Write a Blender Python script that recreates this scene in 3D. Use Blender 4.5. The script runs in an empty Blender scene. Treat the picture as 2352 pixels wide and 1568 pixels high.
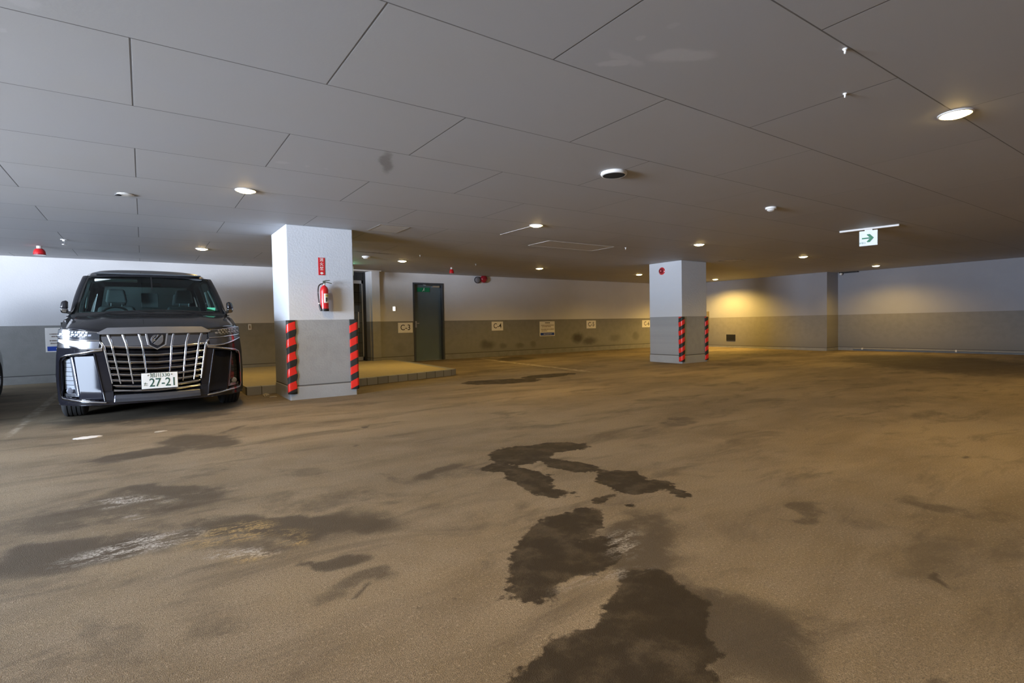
import bpy, bmesh, math, random
from mathutils import Vector, Matrix
random.seed(7)
C = bpy.context.scene.collection
PI = math.pi
# ------------------------------------------------------------------ camera (solved from the room's vanishing points)
F_PX, PITCH, ROLL, YAW = 1219.973, -0.0313908, -0.0187259, 0.6066991
CAM_Z = 0.955
CEIL = 2.344
fw = Vector((math.sin(YAW)*math.cos(PITCH), math.cos(YAW)*math.cos(PITCH), math.sin(PITCH)))
rt0 = Vector((math.cos(YAW), -math.sin(YAW), 0)); up0 = rt0.cross(fw)
rt = math.cos(ROLL)*rt0 + math.sin(ROLL)*up0; up = -math.sin(ROLL)*rt0 + math.cos(ROLL)*up0
def ray(p): return (p[0]-1176)/F_PX*rt - (p[1]-784)/F_PX*up + fw
CAM = Vector((0, 0, CAM_Z))
def on(p, ax, val):                      # point of the plane axis=val seen at photo pixel p
    d = ray(p); return CAM + d*((val-CAM[ax])/d[ax])
def cl(p, z=CEIL): return on(p, 2, z)
def fl(p): return on(p, 2, 0.0)
def floor_z(y): return max(0.0, (y-7.7)*0.0097)

# ------------------------------------------------------------------ materials
def nd(nt, typ, **kw):
    n = nt.nodes.new(typ)
    for k, v in kw.items():
        if k == 'op': n.operation = v
        elif k.startswith('i_'):
            key = k[2:]; key = int(key) if key.isdigit() else key
            n.inputs[key].default_value = v
        else: setattr(n, k, v)
    return n
def base_mat(name):
    m = bpy.data.materials.new(name); m.use_nodes = True
    nt = m.node_tree; return m, nt, nt.nodes['Principled BSDF']
def math_n(nt, op, a, b=None, c=None, clamp=False):
    n = nt.nodes.new('ShaderNodeMath'); n.operation = op; n.use_clamp = clamp
    for i, v in enumerate((a, b, c)):
        if v is None: continue
        if isinstance(v, (int, float)): n.inputs[i].default_value = v
        else: nt.links.new(v, n.inputs[i])
    return n.outputs[0]
def mix_c(nt, fac, a, b, mode='MIX'):
    n = nt.nodes.new('ShaderNodeMix'); n.data_type = 'RGBA'; n.blend_type = mode
    def put(s, v):
        if isinstance(v, (tuple, list)): s.default_value = (*v[:3], 1)
        elif isinstance(v, (int, float)): s.default_value = v
        else: nt.links.new(v, s)
    put(n.inputs[0], fac); put(n.inputs[6], a); put(n.inputs[7], b)
    return n.outputs[2]
def noise(nt, vec, scale, detail=3, rough=.55, dist=0):
    n = nt.nodes.new('ShaderNodeTexNoise'); n.inputs['Scale'].default_value = scale
    n.inputs['Detail'].default_value = detail; n.inputs['Roughness'].default_value = rough; n.inputs['Distortion'].default_value = dist
    if vec is not None: nt.links.new(vec, n.inputs['Vector'])
    return n.outputs['Fac']
def maprange(nt, v, a, b, c=0., d=1., smooth=True):
    n = nt.nodes.new('ShaderNodeMapRange'); n.interpolation_type = 'SMOOTHSTEP' if smooth else 'LINEAR'
    for k, x in zip((1, 2, 3, 4), (a, b, c, d)): n.inputs[k].default_value = x
    nt.links.new(v, n.inputs[0]); return n.outputs[0]
def pm(name, col, rough=.5, metal=0., var=.08, scale=12., bump=0., coat=0., spec=.5, emit=None, estr=0.):
    m, nt, b = base_mat(name)
    tc = nt.nodes.new('ShaderNodeTexCoord')
    f = noise(nt, tc.outputs['Object'], scale, 3)
    c0 = tuple(x*(1-var) for x in col); c1 = tuple(min(1, x*(1+var)) for x in col)
    nt.links.new(mix_c(nt, f, c0, c1), b.inputs['Base Color'])
    b.inputs['Roughness'].default_value = rough; b.inputs['Metallic'].default_value = metal
    b.inputs['Coat Weight'].default_value = coat; b.inputs['Coat Roughness'].default_value = .03
    b.inputs['Specular IOR Level'].default_value = spec
    if bump:
        bn = nt.nodes.new('ShaderNodeBump'); bn.inputs['Strength'].default_value = bump; bn.inputs['Distance'].default_value = .01
        nt.links.new(noise(nt, tc.outputs['Object'], scale*6, 4), bn.inputs['Height']); nt.links.new(bn.outputs[0], b.inputs['Normal'])
    if emit: b.inputs['Emission Color'].default_value = (*emit, 1); b.inputs['Emission Strength'].default_value = estr
    return m
def emis(name, col, s):
    m, nt, b = base_mat(name)
    b.inputs['Base Color'].default_value = (.8, .8, .8, 1)
    b.inputs['Emission Color'].default_value = (*col, 1); b.inputs['Emission Strength'].default_value = s
    return m
def glassy(name, tint, gloss=1.0):
    m = bpy.data.materials.new(name); m.use_nodes = True; nt = m.node_tree
    nt.nodes.remove(nt.nodes['Principled BSDF']); out = nt.nodes['Material Output']
    t = nd(nt, 'ShaderNodeBsdfTransparent'); t.inputs[0].default_value = (*tint, 1)
    g = nd(nt, 'ShaderNodeBsdfGlossy'); g.inputs['Roughness'].default_value = .02
    g.inputs[0].default_value = (gloss, gloss, gloss, 1)
    fr = nd(nt, 'ShaderNodeFresnel'); fr.inputs[0].default_value = 1.5
    mx = nd(nt, 'ShaderNodeMixShader')
    nt.links.new(fr.outputs[0], mx.inputs[0]); nt.links.new(t.outputs[0], mx.inputs[1]); nt.links.new(g.outputs[0], mx.inputs[2])
    nt.links.new(mx.outputs[0], out.inputs[0]); return m

def ellipse_mask(nt, vec, cx, cy, hx, hy, rot, soft):
    """1 inside an ellipse (half sizes hx, hy) laid in the plane of vec, falling to 0 over soft (fraction of radius)"""
    mp = nt.nodes.new('ShaderNodeMapping'); mp.vector_type = 'TEXTURE'
    mp.inputs['Location'].default_value = (cx, cy, 0); mp.inputs['Rotation'].default_value = (0, 0, rot)
    mp.inputs['Scale'].default_value = (hx, hy, 1)
    nt.links.new(vec, mp.inputs['Vector'])
    ln = nt.nodes.new('ShaderNodeVectorMath'); ln.operation = 'LENGTH'; nt.links.new(mp.outputs[0], ln.inputs[0])
    return maprange(nt, ln.outputs['Value'], 1-soft, 1+soft, 1., 0.)
def axis_ellipse(p1, p2, w):
    cx, cy = (p1[0]+p2[0])/2, (p1[1]+p2[1])/2
    dx, dy = p2[0]-p1[0], p2[1]-p1[1]
    return cx, cy, math.hypot(dx, dy)/2, w, math.atan2(dy, dx)
def plane_ellipse(proj, p1, p2, wpx):
    """ellipse on the floor or ceiling that covers the photo ellipse with axis p1-p2 and half-width wpx"""
    c = Vector(((p1[0]+p2[0])/2, (p1[1]+p2[1])/2)); a = Vector((p2[0]-p1[0], p2[1]-p1[1]))/2; n_ = Vector((-a.y, a.x)).normalized()*wpx
    P = []
    for i in range(48):
        t = 2*PI*i/48; q = c+a*math.cos(t)+n_*math.sin(t); w_ = proj((q.x, max(q.y, 800) if proj is fl else q.y)); P.append((w_.x, w_.y))
    x0 = min(p[0] for p in P); mx = sum(p[0] for p in P)/48; my = sum(p[1] for p in P)/48
    sxx = sum((p[0]-mx)**2 for p in P)/48; syy = sum((p[1]-my)**2 for p in P)/48; sxy = sum((p[0]-mx)*(p[1]-my) for p in P)/48
    th = .5*math.atan2(2*sxy, sxx-syy); tr = (sxx+syy)/2; dt = math.sqrt(((sxx-syy)/2)**2+sxy**2)
    return mx, my, math.sqrt(2*(tr+dt)), math.sqrt(2*max(tr-dt, 1e-6)), th
def flat_vec(nt, a='X', b='Y', warp=((.35, .06), (3., .03))):
    """world position flattened to (a, b, 0) and wobbled by noise so that stain outlines are ragged"""
    geo = nt.nodes.new('ShaderNodeNewGeometry'); sep = nt.nodes.new('ShaderNodeSeparateXYZ'); nt.links.new(geo.outputs['Position'], sep.inputs[0])
    comb = nt.nodes.new('ShaderNodeCombineXYZ'); nt.links.new(sep.outputs[a], comb.inputs[0]); nt.links.new(sep.outputs[b], comb.inputs[1])
    raw = comb.outputs[0]; cur = raw
    for sc, amp in warp:
        n = nt.nodes.new('ShaderNodeTexNoise'); n.inputs['Scale'].default_value = sc; n.inputs['Detail'].default_value = 4
        nt.links.new(raw, n.inputs['Vector'])
        s = nt.nodes.new('ShaderNodeVectorMath'); s.operation = 'SUBTRACT'; nt.links.new(n.outputs['Color'], s.inputs[0]); s.inputs[1].default_value = (.5, .5, .5)
        k = nt.nodes.new('ShaderNodeVectorMath'); k.operation = 'SCALE'; nt.links.new(s.outputs[0], k.inputs[0]); k.inputs['Scale'].default_value = amp
        ad = nt.nodes.new('ShaderNodeVectorMath'); ad.operation = 'ADD'; nt.links.new(cur, ad.inputs[0]); nt.links.new(k.outputs[0], ad.inputs[1]); cur = ad.outputs[0]
    ml = nt.nodes.new('ShaderNodeVectorMath'); ml.operation = 'MULTIPLY'; nt.links.new(cur, ml.inputs[0]); ml.inputs[1].default_value = (1, 1, 0)
    return raw, ml.outputs[0], sep
def union(nt, vals):
    cur = vals[0]
    for v in vals[1:]: cur = math_n(nt, 'MAXIMUM', cur, v)
    return cur

# ---- floor
STAINS = {}
STAINS["wet"] = [((1215, 1345), (1325, 1178), 62), ((1178, 1300), (1290, 1300), 55), ((1300, 1285), (1428, 1262), 42), ((1285, 1205), (1375, 1195), 34),
    ((1440, 1330), (1560, 1330), 22), ((1400, 1400), (1640, 1420), 70), ((1300, 1500), (1660, 1520), 80), ((1230, 1560), (1640, 1568), 60), ((1150, 1640), (1700, 1640), 75),
    ((1128, 1048), (1270, 1042), 20), ((1220, 1030), (1348, 1026), 10), ((1165, 1090), (1262, 1100), 20), ((1112, 1080), (1200, 1072), 9), ((1200, 1128), (1295, 1134), 6), ((1195, 1115), (1240, 1120), 14),
    ((1240, 1056), (1395, 1088), 8), ((1366, 1098), (1468, 1098), 16), ((1400, 1122), (1530, 1120), 12), ((1500, 1118), (1573, 1142), 7),
    ((1364, 1152), (1392, 1146), 5), ((1392, 1140), (1408, 1137), 3), ((1436, 1160), (1452, 1159), 3), ((1256, 1089), (1280, 1089), 3), ((1060, 880), (1240, 872), 5), ((1200, 868), (1318, 858), 4), ((1010, 1392), (1060, 1378), 6, .6)]
STAINS["damp"] = [((1540, 1330), (2000, 1570), 110, .75), ((1400, 1200), (1640, 1310), 70, .65), ((1440, 1290), (1760, 1400), 55, .6), ((1640, 1440), (1860, 1560), 70, .4),
    ((-60, 1335), (400, 1225), 42, .75), ((-60, 1240), (450, 1140), 26, .55), ((330, 1210), (900, 1205), 40, .75), ((330, 1265), (620, 1290), 35, .5), ((500, 1150), (900, 1140), 22, .45), ((700, 1195), (910, 1200), 30, .5),
    ((160, 1075), (420, 1035), 16, .75), ((360, 1035), (555, 1000), 22, .7), ((150, 1170), (520, 1112), 14, .65), ((605, 1345), (810, 1330), 24, .75), ((690, 1405), (910, 1392), 26, .55),
    ((640, 1450), (780, 1430), 26, .5), ((790, 1470), (840, 1420), 14, .6), ((560, 1370), (600, 1366), 8, .5), ((480, 1330), (640, 1310), 8, .5), ((930, 1120), (1100, 1080), 12, .6), ((1050, 1250), (1160, 1330), 30, .35), ((300, 1480), (520, 1450), 30, .4), ((820, 1090), (960, 1130), 10, .4), ((560, 1080), (760, 1090), 12, .4), ((150, 970), (560, 925), 24, .65), ((290, 975), (420, 950), 16, .5), ((560, 990), (610, 968), 6, .5), ((640, 948), (830, 930), 12, .3),
    ((1710, 1200), (1905, 1168), 12, .55), ((2040, 1122), (2160, 1138), 12, .5), ((2150, 1145), (2352, 1165), 16, .45), ((1890, 1205), (2060, 1215), 14, .35),
    ((1520, 978), (1640, 965), 9, .5), ((1480, 960), (1700, 940), 12, .3), ((1950, 930), (2352, 905), 16, .35), ((940, 1112), (1170, 1095), 18, .4), ((1000, 905), (1200, 895), 9, .3), ((1040, 868), (1140, 850), 8, .4),
    ((1640, 815), (1990, 806), 9, .5), ((1900, 822), (2420, 850), 20, .75), ((1280, 806), (1480, 802), 5, .6), ((1640, 838), (1830, 830), 6, .5), ((1140, 828), (1225, 826), 4, .7), ((1250, 850), (1420, 838), 5, .4),
    ((-40, 1500), (210, 1568), 70, .35), ((2250, 1600), (2400, 1480), 60, .6), ((860, 1240), (1150, 1190), 40, .25), ((900, 836), (1080, 824), 4, .6), ((0, 940), (130, 925), 10, .3),
    ((2270, 1061), (2302, 1062), 3, .7), ((2102, 1302), (2126, 1304), 4, .8), ((850, 978), (866, 977), 2, .7), ((855, 1022), (880, 1019), 3, .5)]
STAINS['chalk'] = [((165, 1176), (370, 1148), 7), ((180, 1290), (430, 1220), 18), ((290, 1245), (430, 1225), 14, .8), ((430, 1300), (600, 1285), 12),
    ((1410, 1250), (1500, 1245), 28, .6), ((1330, 1335), (1520, 1300), 8, .5), ((290, 1190), (330, 1186), 4)]
STAINS['ochre'] = [((400, 1255), (590, 1205), 26), ((600, 1252), (695, 1242), 11), ((470, 1315), (600, 1290), 13), ((560, 1225), (700, 1222), 10, .6)]
STAINS['line'] = [((30, 992), (150, 896), 7, .6), ((1096, 827), (1352, 853), 1.3, .8), ((1096, 827), (1172, 823), 1., .8)]
def floor_material():
    m, nt, b = base_mat('worn_asphalt')
    raw, wv, sep = flat_vec(nt, warp=())
    def att(n_): a = nt.nodes.new('ShaderNodeAttribute'); a.attribute_name = n_; return a.outputs['Fac']
    rag = math_n(nt, 'ADD', math_n(nt, 'MULTIPLY', math_n(nt, 'SUBTRACT', noise(nt, raw, 5, 5, .62), .42), .20), math_n(nt, 'MULTIPLY', math_n(nt, 'SUBTRACT', noise(nt, raw, 28, 3), .5), .05))
    wet = maprange(nt, math_n(nt, 'ADD', att('wet'), rag), -.006, .012)
    soft = noise(nt, raw, 3.4, 6, .66, .3)
    ad_ = att('damp'); rg2 = math_n(nt, 'MULTIPLY', math_n(nt, 'SUBTRACT', math_n(nt, 'ADD', math_n(nt, 'MULTIPLY', soft, .6), math_n(nt, 'MULTIPLY', noise(nt, raw, 14, 5, .7), .4)), .48), 2.2)
    damp = math_n(nt, 'MULTIPLY', maprange(nt, math_n(nt, 'ADD', ad_, rg2), .15, .65), maprange(nt, ad_, .02, .75, 0, 1), clamp=True)
    # drifting dirt: big soft tonal variation, dusty and dark patches
    st = nt.nodes.new('ShaderNodeMapping'); st.inputs['Rotation'].default_value = (0, 0, .5); st.inputs['Scale'].default_value = (.55, 1.5, 1)
    nt.links.new(raw, st.inputs['Vector'])
    n1 = noise(nt, st.outputs[0], .9, 5, .6, .4); n2 = noise(nt, raw, 3.2, 5, .65); n3 = noise(nt, raw, 95, 3, .6); n4 = noise(nt, raw, 280, 2, .7)
    big = maprange(nt, n1, .36, .66)
    col = mix_c(nt, big, (.192, .148, .088), (.325, .258, .162))
    col = mix_c(nt, maprange(nt, n2, .3, .75, 0, .5), col, (.34, .285, .21))
    # aggregate
    col = mix_c(nt, maprange(nt, n4, .40, .58, .65, 0), col, (.085, .068, .05))
    col = mix_c(nt, maprange(nt, n3, .56, .70, 0, .45), col, (.46, .39, .29))
    col = mix_c(nt, maprange(nt, n3, .30, .46, .55, 0), col, (.10, .08, .058))
    # dark dirt spots
    dirt = maprange(nt, noise(nt, st.outputs[0], 1.9, 6, .68, .6), .50, .68, 0, .7)
    col = mix_c(nt, dirt, col, (.10, .078, .052))
    col = mix_c(nt, math_n(nt, 'MULTIPLY', damp, .86), col, mix_c(nt, n4, (.034, .026, .017), (.090, .072, .050)))
    col = mix_c(nt, math_n(nt, 'MULTIPLY', wet, maprange(nt, noise(nt, raw, 7, 5, .65), .34, .56, .78, .97)), col, mix_c(nt, n4, (.012, .008, .004), (.045, .032, .016)))
    # chalky white and ochre crusts
    flake = math_n(nt, 'MULTIPLY', maprange(nt, noise(nt, st.outputs[0], 13, 5, .7, .3), .44, .54), maprange(nt, noise(nt, raw, 70, 4, .75), .44, .54, .15, 1.))
    chalk = math_n(nt, 'MULTIPLY', att('chalk'), flake); ochre = math_n(nt, 'MULTIPLY', att('ochre'), flake)
    col = mix_c(nt, math_n(nt, 'MULTIPLY', ochre, .85), col, (.42, .30, .13))
    col = mix_c(nt, math_n(nt, 'MULTIPLY', chalk, .85), col, (.50, .47, .42))
    # faded painted bay lines
    worn = maprange(nt, noise(nt, raw, 9, 5, .7), .38, .6)
    ln = math_n(nt, 'MULTIPLY', att('line'), worn)
    col = mix_c(nt, ln, col, (.50, .44, .34))
    nt.links.new(col, b.inputs['Base Color'])
    rg = math_n(nt, 'SUBTRACT', maprange(nt, n2, .3, .7, .74, .9), math_n(nt, 'MULTIPLY', wet, .06))
    nt.links.new(rg, b.inputs['Roughness']); b.inputs['Specular IOR Level'].default_value = .28
    bn = nt.nodes.new('ShaderNodeBump'); bn.inputs['Strength'].default_value = .7; bn.inputs['Distance'].default_value = .006
    h = math_n(nt, 'ADD', math_n(nt, 'MULTIPLY', n4, 1.0), math_n(nt, 'ADD', math_n(nt, 'MULTIPLY', n3, .5), math_n(nt, 'MULTIPLY', n2, 1.2)))
    nt.links.new(h, bn.inputs['Height']); nt.links.new(bn.outputs[0], b.inputs['Normal'])
    return m

# ---- ceiling: 0.91 x 1.82 boards laid in running bond
def ceiling_material():
    m, nt, b = base_mat('ceiling_board')
    raw, wv, sep = flat_vec(nt, warp=((6, .1), (25, .03)))
    X, Y = sep.outputs['X'], sep.outputs['Y']
    RY = .9205; Y0 = 1.273; RX = 1.824
    ry = math_n(nt, 'DIVIDE', math_n(nt, 'SUBTRACT', Y, Y0 - RY*20), RY)
    row = math_n(nt, 'FLOOR', ry); fy = math_n(nt, 'FRACT', ry)
    odd = math_n(nt, 'MODULO', row, 2.)
    rx = math_n(nt, 'ADD', math_n(nt, 'DIVIDE', math_n(nt, 'ADD', X, RX*20+.004), RX), math_n(nt, 'MULTIPLY', odd, .5))
    fx = math_n(nt, 'FRACT', rx); colm = math_n(nt, 'FLOOR', rx)
    dy = math_n(nt, 'MULTIPLY', math_n(nt, 'MINIMUM', fy, math_n(nt, 'SUBTRACT', 1., fy)), RY)
    dx = math_n(nt, 'MULTIPLY', math_n(nt, 'MINIMUM', fx, math_n(nt, 'SUBTRACT', 1., fx)), RX)
    gy = maprange(nt, dy, .0025, .0050, .85, 0); 
    gx = maprange(nt, dx, .0025, .0055, .8, 0)
    fade = maprange(nt, X, 2.5, 6.5, 1., .35)          # the cross joints are drawn fainter in the right-hand bays
    gx = math_n(nt, 'MULTIPLY', gx, fade)
    gyf = math_n(nt, 'MULTIPLY', gy, math_n(nt, 'ADD', .55, math_n(nt, 'MULTIPLY', noise(nt, raw, .8, 2), .6)))
    g = math_n(nt, 'MAXIMUM', gx, gyf, clamp=True)
    wn = nt.nodes.new('ShaderNodeTexWhiteNoise'); wn.noise_dimensions = '2D'
    cb = nt.nodes.new('ShaderNodeCombineXYZ'); nt.links.new(row, cb.inputs[0]); nt.links.new(colm, cb.inputs[1]); nt.links.new(cb.outputs[0], wn.inputs['Vector'])
    col = mix_c(nt, wn.outputs['Value'], (.395, .405, .425), (.425, .435, .45))
    col = mix_c(nt, maprange(nt, noise(nt, raw, 1.2, 4), .3, .7, 0, .5), col, (.41, .41, .405))
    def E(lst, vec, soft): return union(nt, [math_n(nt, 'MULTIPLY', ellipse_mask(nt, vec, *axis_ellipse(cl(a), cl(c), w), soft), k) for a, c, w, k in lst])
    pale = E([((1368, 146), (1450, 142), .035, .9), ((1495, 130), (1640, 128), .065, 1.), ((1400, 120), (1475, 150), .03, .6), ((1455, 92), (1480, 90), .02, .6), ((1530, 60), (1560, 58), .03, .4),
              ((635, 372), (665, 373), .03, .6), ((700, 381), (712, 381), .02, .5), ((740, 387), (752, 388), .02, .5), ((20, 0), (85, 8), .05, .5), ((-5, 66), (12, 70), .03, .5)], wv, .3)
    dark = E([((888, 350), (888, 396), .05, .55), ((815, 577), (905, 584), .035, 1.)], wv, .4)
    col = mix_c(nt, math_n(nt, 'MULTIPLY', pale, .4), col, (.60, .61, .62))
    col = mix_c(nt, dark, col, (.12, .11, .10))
    col = mix_c(nt, g, col, (.05, .045, .04))
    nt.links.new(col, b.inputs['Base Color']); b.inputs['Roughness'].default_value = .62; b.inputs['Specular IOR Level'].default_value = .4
    bn = nt.nodes.new('ShaderNodeBump'); bn.inputs['Strength'].default_value = .25; bn.inputs['Distance'].default_value = .004
    hh = math_n(nt, 'SUBTRACT', math_n(nt, 'MULTIPLY', noise(nt, raw, 60, 3), .25), g)
    nt.links.new(hh, bn.inputs['Height']); nt.links.new(bn.outputs[0], b.inputs['Normal'])
    return m

# ---- painted walls: white above, grey dado below, a dark joint above the base
def wall_material(name, dado, joint, axis='X', scuffs=(), white=(.66, .66, .665), grey=(.245, .245, .235), rough=.75, bump=.35, bscale=45):
    m, nt, b = base_mat(name)
    raw, wv, sep = flat_vec(nt, axis, 'Z', warp=((4, .15), (14, .05)))
    Z = sep.outputs['Z']
    up_ = maprange(nt, Z, dado-.002, dado+.002)
    n = noise(nt, raw, 1.3, 4); n2 = noise(nt, raw, 7, 4)
    wc = mix_c(nt, maprange(nt, n, .35, .7, 0, .5), white, tuple(x*.9 for x in white))
    gc = mix_c(nt, maprange(nt, n2, .35, .7, 0, .6), grey, tuple(x*.85 for x in grey))
    dirt = maprange(nt, math_n(nt, 'ADD', Z, math_n(nt, 'MULTIPLY', n2, .5)), .25, .65, .4, 0)
    gc = mix_c(nt, dirt, gc, tuple(x*.55 for x in grey))
    col = mix_c(nt, up_, gc, wc)
    if scuffs:
        s = union(nt, [math_n(nt, 'MULTIPLY', ellipse_mask(nt, wv, a, z, ra, rz, 0, .6), k) for a, z, ra, rz, k in scuffs])
        col = mix_c(nt, s, col, (.05, .045, .045))
    jd = math_n(nt, 'ABSOLUTE', math_n(nt, 'SUBTRACT', Z, joint))
    j = maprange(nt, jd, .006, .010, .85, 0)
    col = mix_c(nt, j, col, (.05, .048, .045))
    nt.links.new(col, b.inputs['Base Color']); b.inputs['Roughness'].default_value = rough
    geo = nt.nodes.new('ShaderNodeNewGeometry')
    bn = nt.nodes.new('ShaderNodeBump'); bn.inputs['Strength'].default_value = bump; bn.inputs['Distance'].default_value = .006
    nt.links.new(math_n(nt, 'SUBTRACT', noise(nt, geo.outputs['Position'], bscale, 4, .6), j), bn.inputs['Height']); nt.links.new(bn.outputs[0], b.inputs['Normal'])
    return m

def stripe_material():
    """black rubber guard with slanting red reflective bands"""
    m, nt, b = base_mat('guard_stripes')
    tc = nt.nodes.new('ShaderNodeTexCoord'); sep = nt.nodes.new('ShaderNodeSeparateXYZ'); nt.links.new(tc.outputs['Object'], sep.inputs[0])
    u = math_n(nt, 'SUBTRACT', sep.outputs['X'], sep.outputs['Y'])        # distance measured round the corner
    s = math_n(nt, 'FRACT', math_n(nt, 'ADD', math_n(nt, 'DIVIDE', math_n(nt, 'SUBTRACT', sep.outputs['Z'], math_n(nt, 'MULTIPLY', u, .42)), .198), .30))
    msk = math_n(nt, 'MULTIPLY', math_n(nt, 'GREATER_THAN', s, .46), math_n(nt, 'LESS_THAN', s, .999))
    col = mix_c(nt, msk, (.022, .024, .024), (.78, .035, .025))
    nt.links.new(col, b.inputs['Base Color'])
    nt.links.new(math_n(nt, 'SUBTRACT', .62, math_n(nt, 'MULTIPLY', msk, .35)), b.inputs['Roughness'])
    return m

M = {}
M['floor'] = floor_material()
M['ceiling'] = ceiling_material()
M['wall_back'] = wall_material('painted_wall_back', 1.10, .195, 'X', scuffs=[(8.05, .40, .22, .12, .6), (8.6, .35, .12, .08, .4), (9.2, .33, .15, .07, .4), (9.7, .36, .1, .1, .35),
    (11.5, .50, .22, .14, .85), (12.0, .38, .3, .12, .7), (13.2, .45, .25, .12, .35), (14.2, .5, .15, .14, .4), (5.4, .4, .15, .1, .2), (12.8, .15, .8, .08, .3)])
M['wall_right'] = wall_material('dimmed_wall_right', 1.072, .095, 'Y', white=(.30, .31, .345), grey=(.205, .20, .19))  # both paints darkened to stand for the weaker daylight on this wall
M['wall_plain'] = wall_material('painted_wall_plain', 1.09, .19, 'Y')
M['column'] = wall_material('painted_column', 1.074, .187, 'X', white=(.60, .635, .68), grey=(.33, .35, .365), bump=.55, bscale=38)
M['base'] = pm('base_grey', (.23, .23, .22), .8, var=.25, scale=6, bump=.2)
M['stripes'] = stripe_material()
M['white'] = pm('white_enamel', (.78, .78, .76), .4)
M['whitem'] = pm('white_matt', (.62, .61, .58), .7)
M['alu'] = pm('brushed_aluminium', (.55, .55, .55), .35, .9)
M['black'] = pm('black_plastic', (.015, .015, .016), .45)
M['blackm'] = pm('black_matt', (.012, .012, .012), .9)
M['steel_door'] = pm('grey_door_paint', (.105, .145, .165), .45, var=.12, scale=2.5, bump=.05)
M['door_frame'] = pm('dark_door_frame', (.055, .062, .07), .45)
M['red'] = pm('fire_red', (.60, .015, .02), .3, coat=.5)
M['redm'] = pm('red_sign_face', (.62, .02, .025), .5)
M['darkred'] = pm('dark_red_glass', (.28, .01, .02), .2, coat=.6)
M['green'] = pm('exit_green', (.0, .20, .085), .5)
M['blue'] = pm('sign_blue', (.01, .055, .36), .5)
M['ink'] = pm('sign_ink', (.02, .02, .02), .6)
M['inkbrown'] = pm('faded_ink', (.22, .17, .14), .7)
M['signwhite'] = pm('sign_white', (.84, .82, .78), .55, var=.05)
M['rubber'] = pm('tyre_rubber', (.035, .036, .038), .75, bump=.3, scale=30)
M['paint'] = pm('black_car_paint', (.010, .011, .015), .25, var=.02, coat=.75, spec=.2)
M['gloss'] = pm('gloss_black_trim', (.012, .012, .016), .12, var=.02, coat=.30, spec=.35)
M['panel'] = pm('side_panel_black', (.012, .013, .02), .08, var=.02, spec=.14)
M['chrome'] = pm('chrome', (.80, .81, .84), .07, 1., var=.02)
M['dchrome'] = pm('dark_chrome', (.30, .31, .34), .10, 1., var=.03)
M['satin'] = pm('satin_chrome', (.36, .37, .40), .24, .9, var=.03)
M['bar'] = pm('smoked_chrome', (.16, .17, .20), .22, .9, var=.03)
M['lit_chrome'] = pm('lit_sweep', (.40, .42, .47), .30, .9, var=.03)  # lit copy of the trim for the left side; the right takes dark chrome
M['lens'] = pm('headlamp_lens', (.035, .04, .05), .12, .1, coat=.5, spec=.5)
M['led'] = pm('lamp_reflector', (.28, .30, .35), .35, .6)
M['lit_fogled'] = pm('frosted_lamp', (.45, .48, .52), .25, .3)  # paler lit copy, left lamp only
M['windscreen'] = glassy('windscreen_glass', (.42, .60, .58), .7)
M['privacy'] = glassy('privacy_glass', (.10, .13, .13))
M['sideglass'] = glassy('side_glass', (.74, .88, .86))
M['doorglass'] = glassy('door_glass', (.75, .78, .76))
M['seat'] = pm('seat_fabric', (.13, .14, .145), .8, bump=.2, scale=40)
M['dash'] = pm('dashboard', (.035, .04, .042), .6)
M['cream'] = pm('cream_trim', (.72, .76, .74), .6)
M['headliner'] = pm('headliner', (.10, .11, .12), .9)
M['tile'] = pm('lobby_tile', (.34, .30, .25), .3)
M['pave'] = pm('landing_paving', (.40, .34, .20), .8, var=.12, scale=5, bump=.15)
M['kerb'] = None
M['lampglow'] = emis('lamp_glow', (1., .68, .25), 30)
M['greenglow'] = emis('green_glow', (.25, 1., .5), 3.)
M['cyan'] = pm('pale_cyan_plastic', (.35, .75, .75), .4)
M['sticker'] = pm('green_sticker', (.1, .62, .38), .5)
M['stone'] = pm('pale_rubble', (.42, .38, .31), .9, var=.3, scale=30, bump=.4)
M['yellow'] = pm('label_yellow', (.62, .48, .12), .5)
def kerb_material():
    m, nt, b = base_mat('kerb_tiles')
    tc = nt.nodes.new('ShaderNodeTexCoord'); sep = nt.nodes.new('ShaderNodeSeparateXYZ'); nt.links.new(tc.outputs['Object'], sep.inputs[0])
    r = math_n(nt, 'DIVIDE', math_n(nt, 'ADD', sep.outputs['X'], 50.), .20); f = math_n(nt, 'FRACT', r)
    d = math_n(nt, 'MINIMUM', f, math_n(nt, 'SUBTRACT', 1., f)); g = maprange(nt, d, .02, .035, 1, 0)
    wn = nt.nodes.new('ShaderNodeTexWhiteNoise'); wn.noise_dimensions = '1D'; nt.links.new(math_n(nt, 'FLOOR', r), wn.inputs['W'])
    c = mix_c(nt, wn.outputs['Value'], (.22, .23, .25), (.30, .31, .33)); c = mix_c(nt, g, c, (.07, .065, .06))
    nt.links.new(c, b.inputs['Base Color']); b.inputs['Roughness'].default_value = .6
    return m
M['kerb'] = kerb_material()
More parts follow.
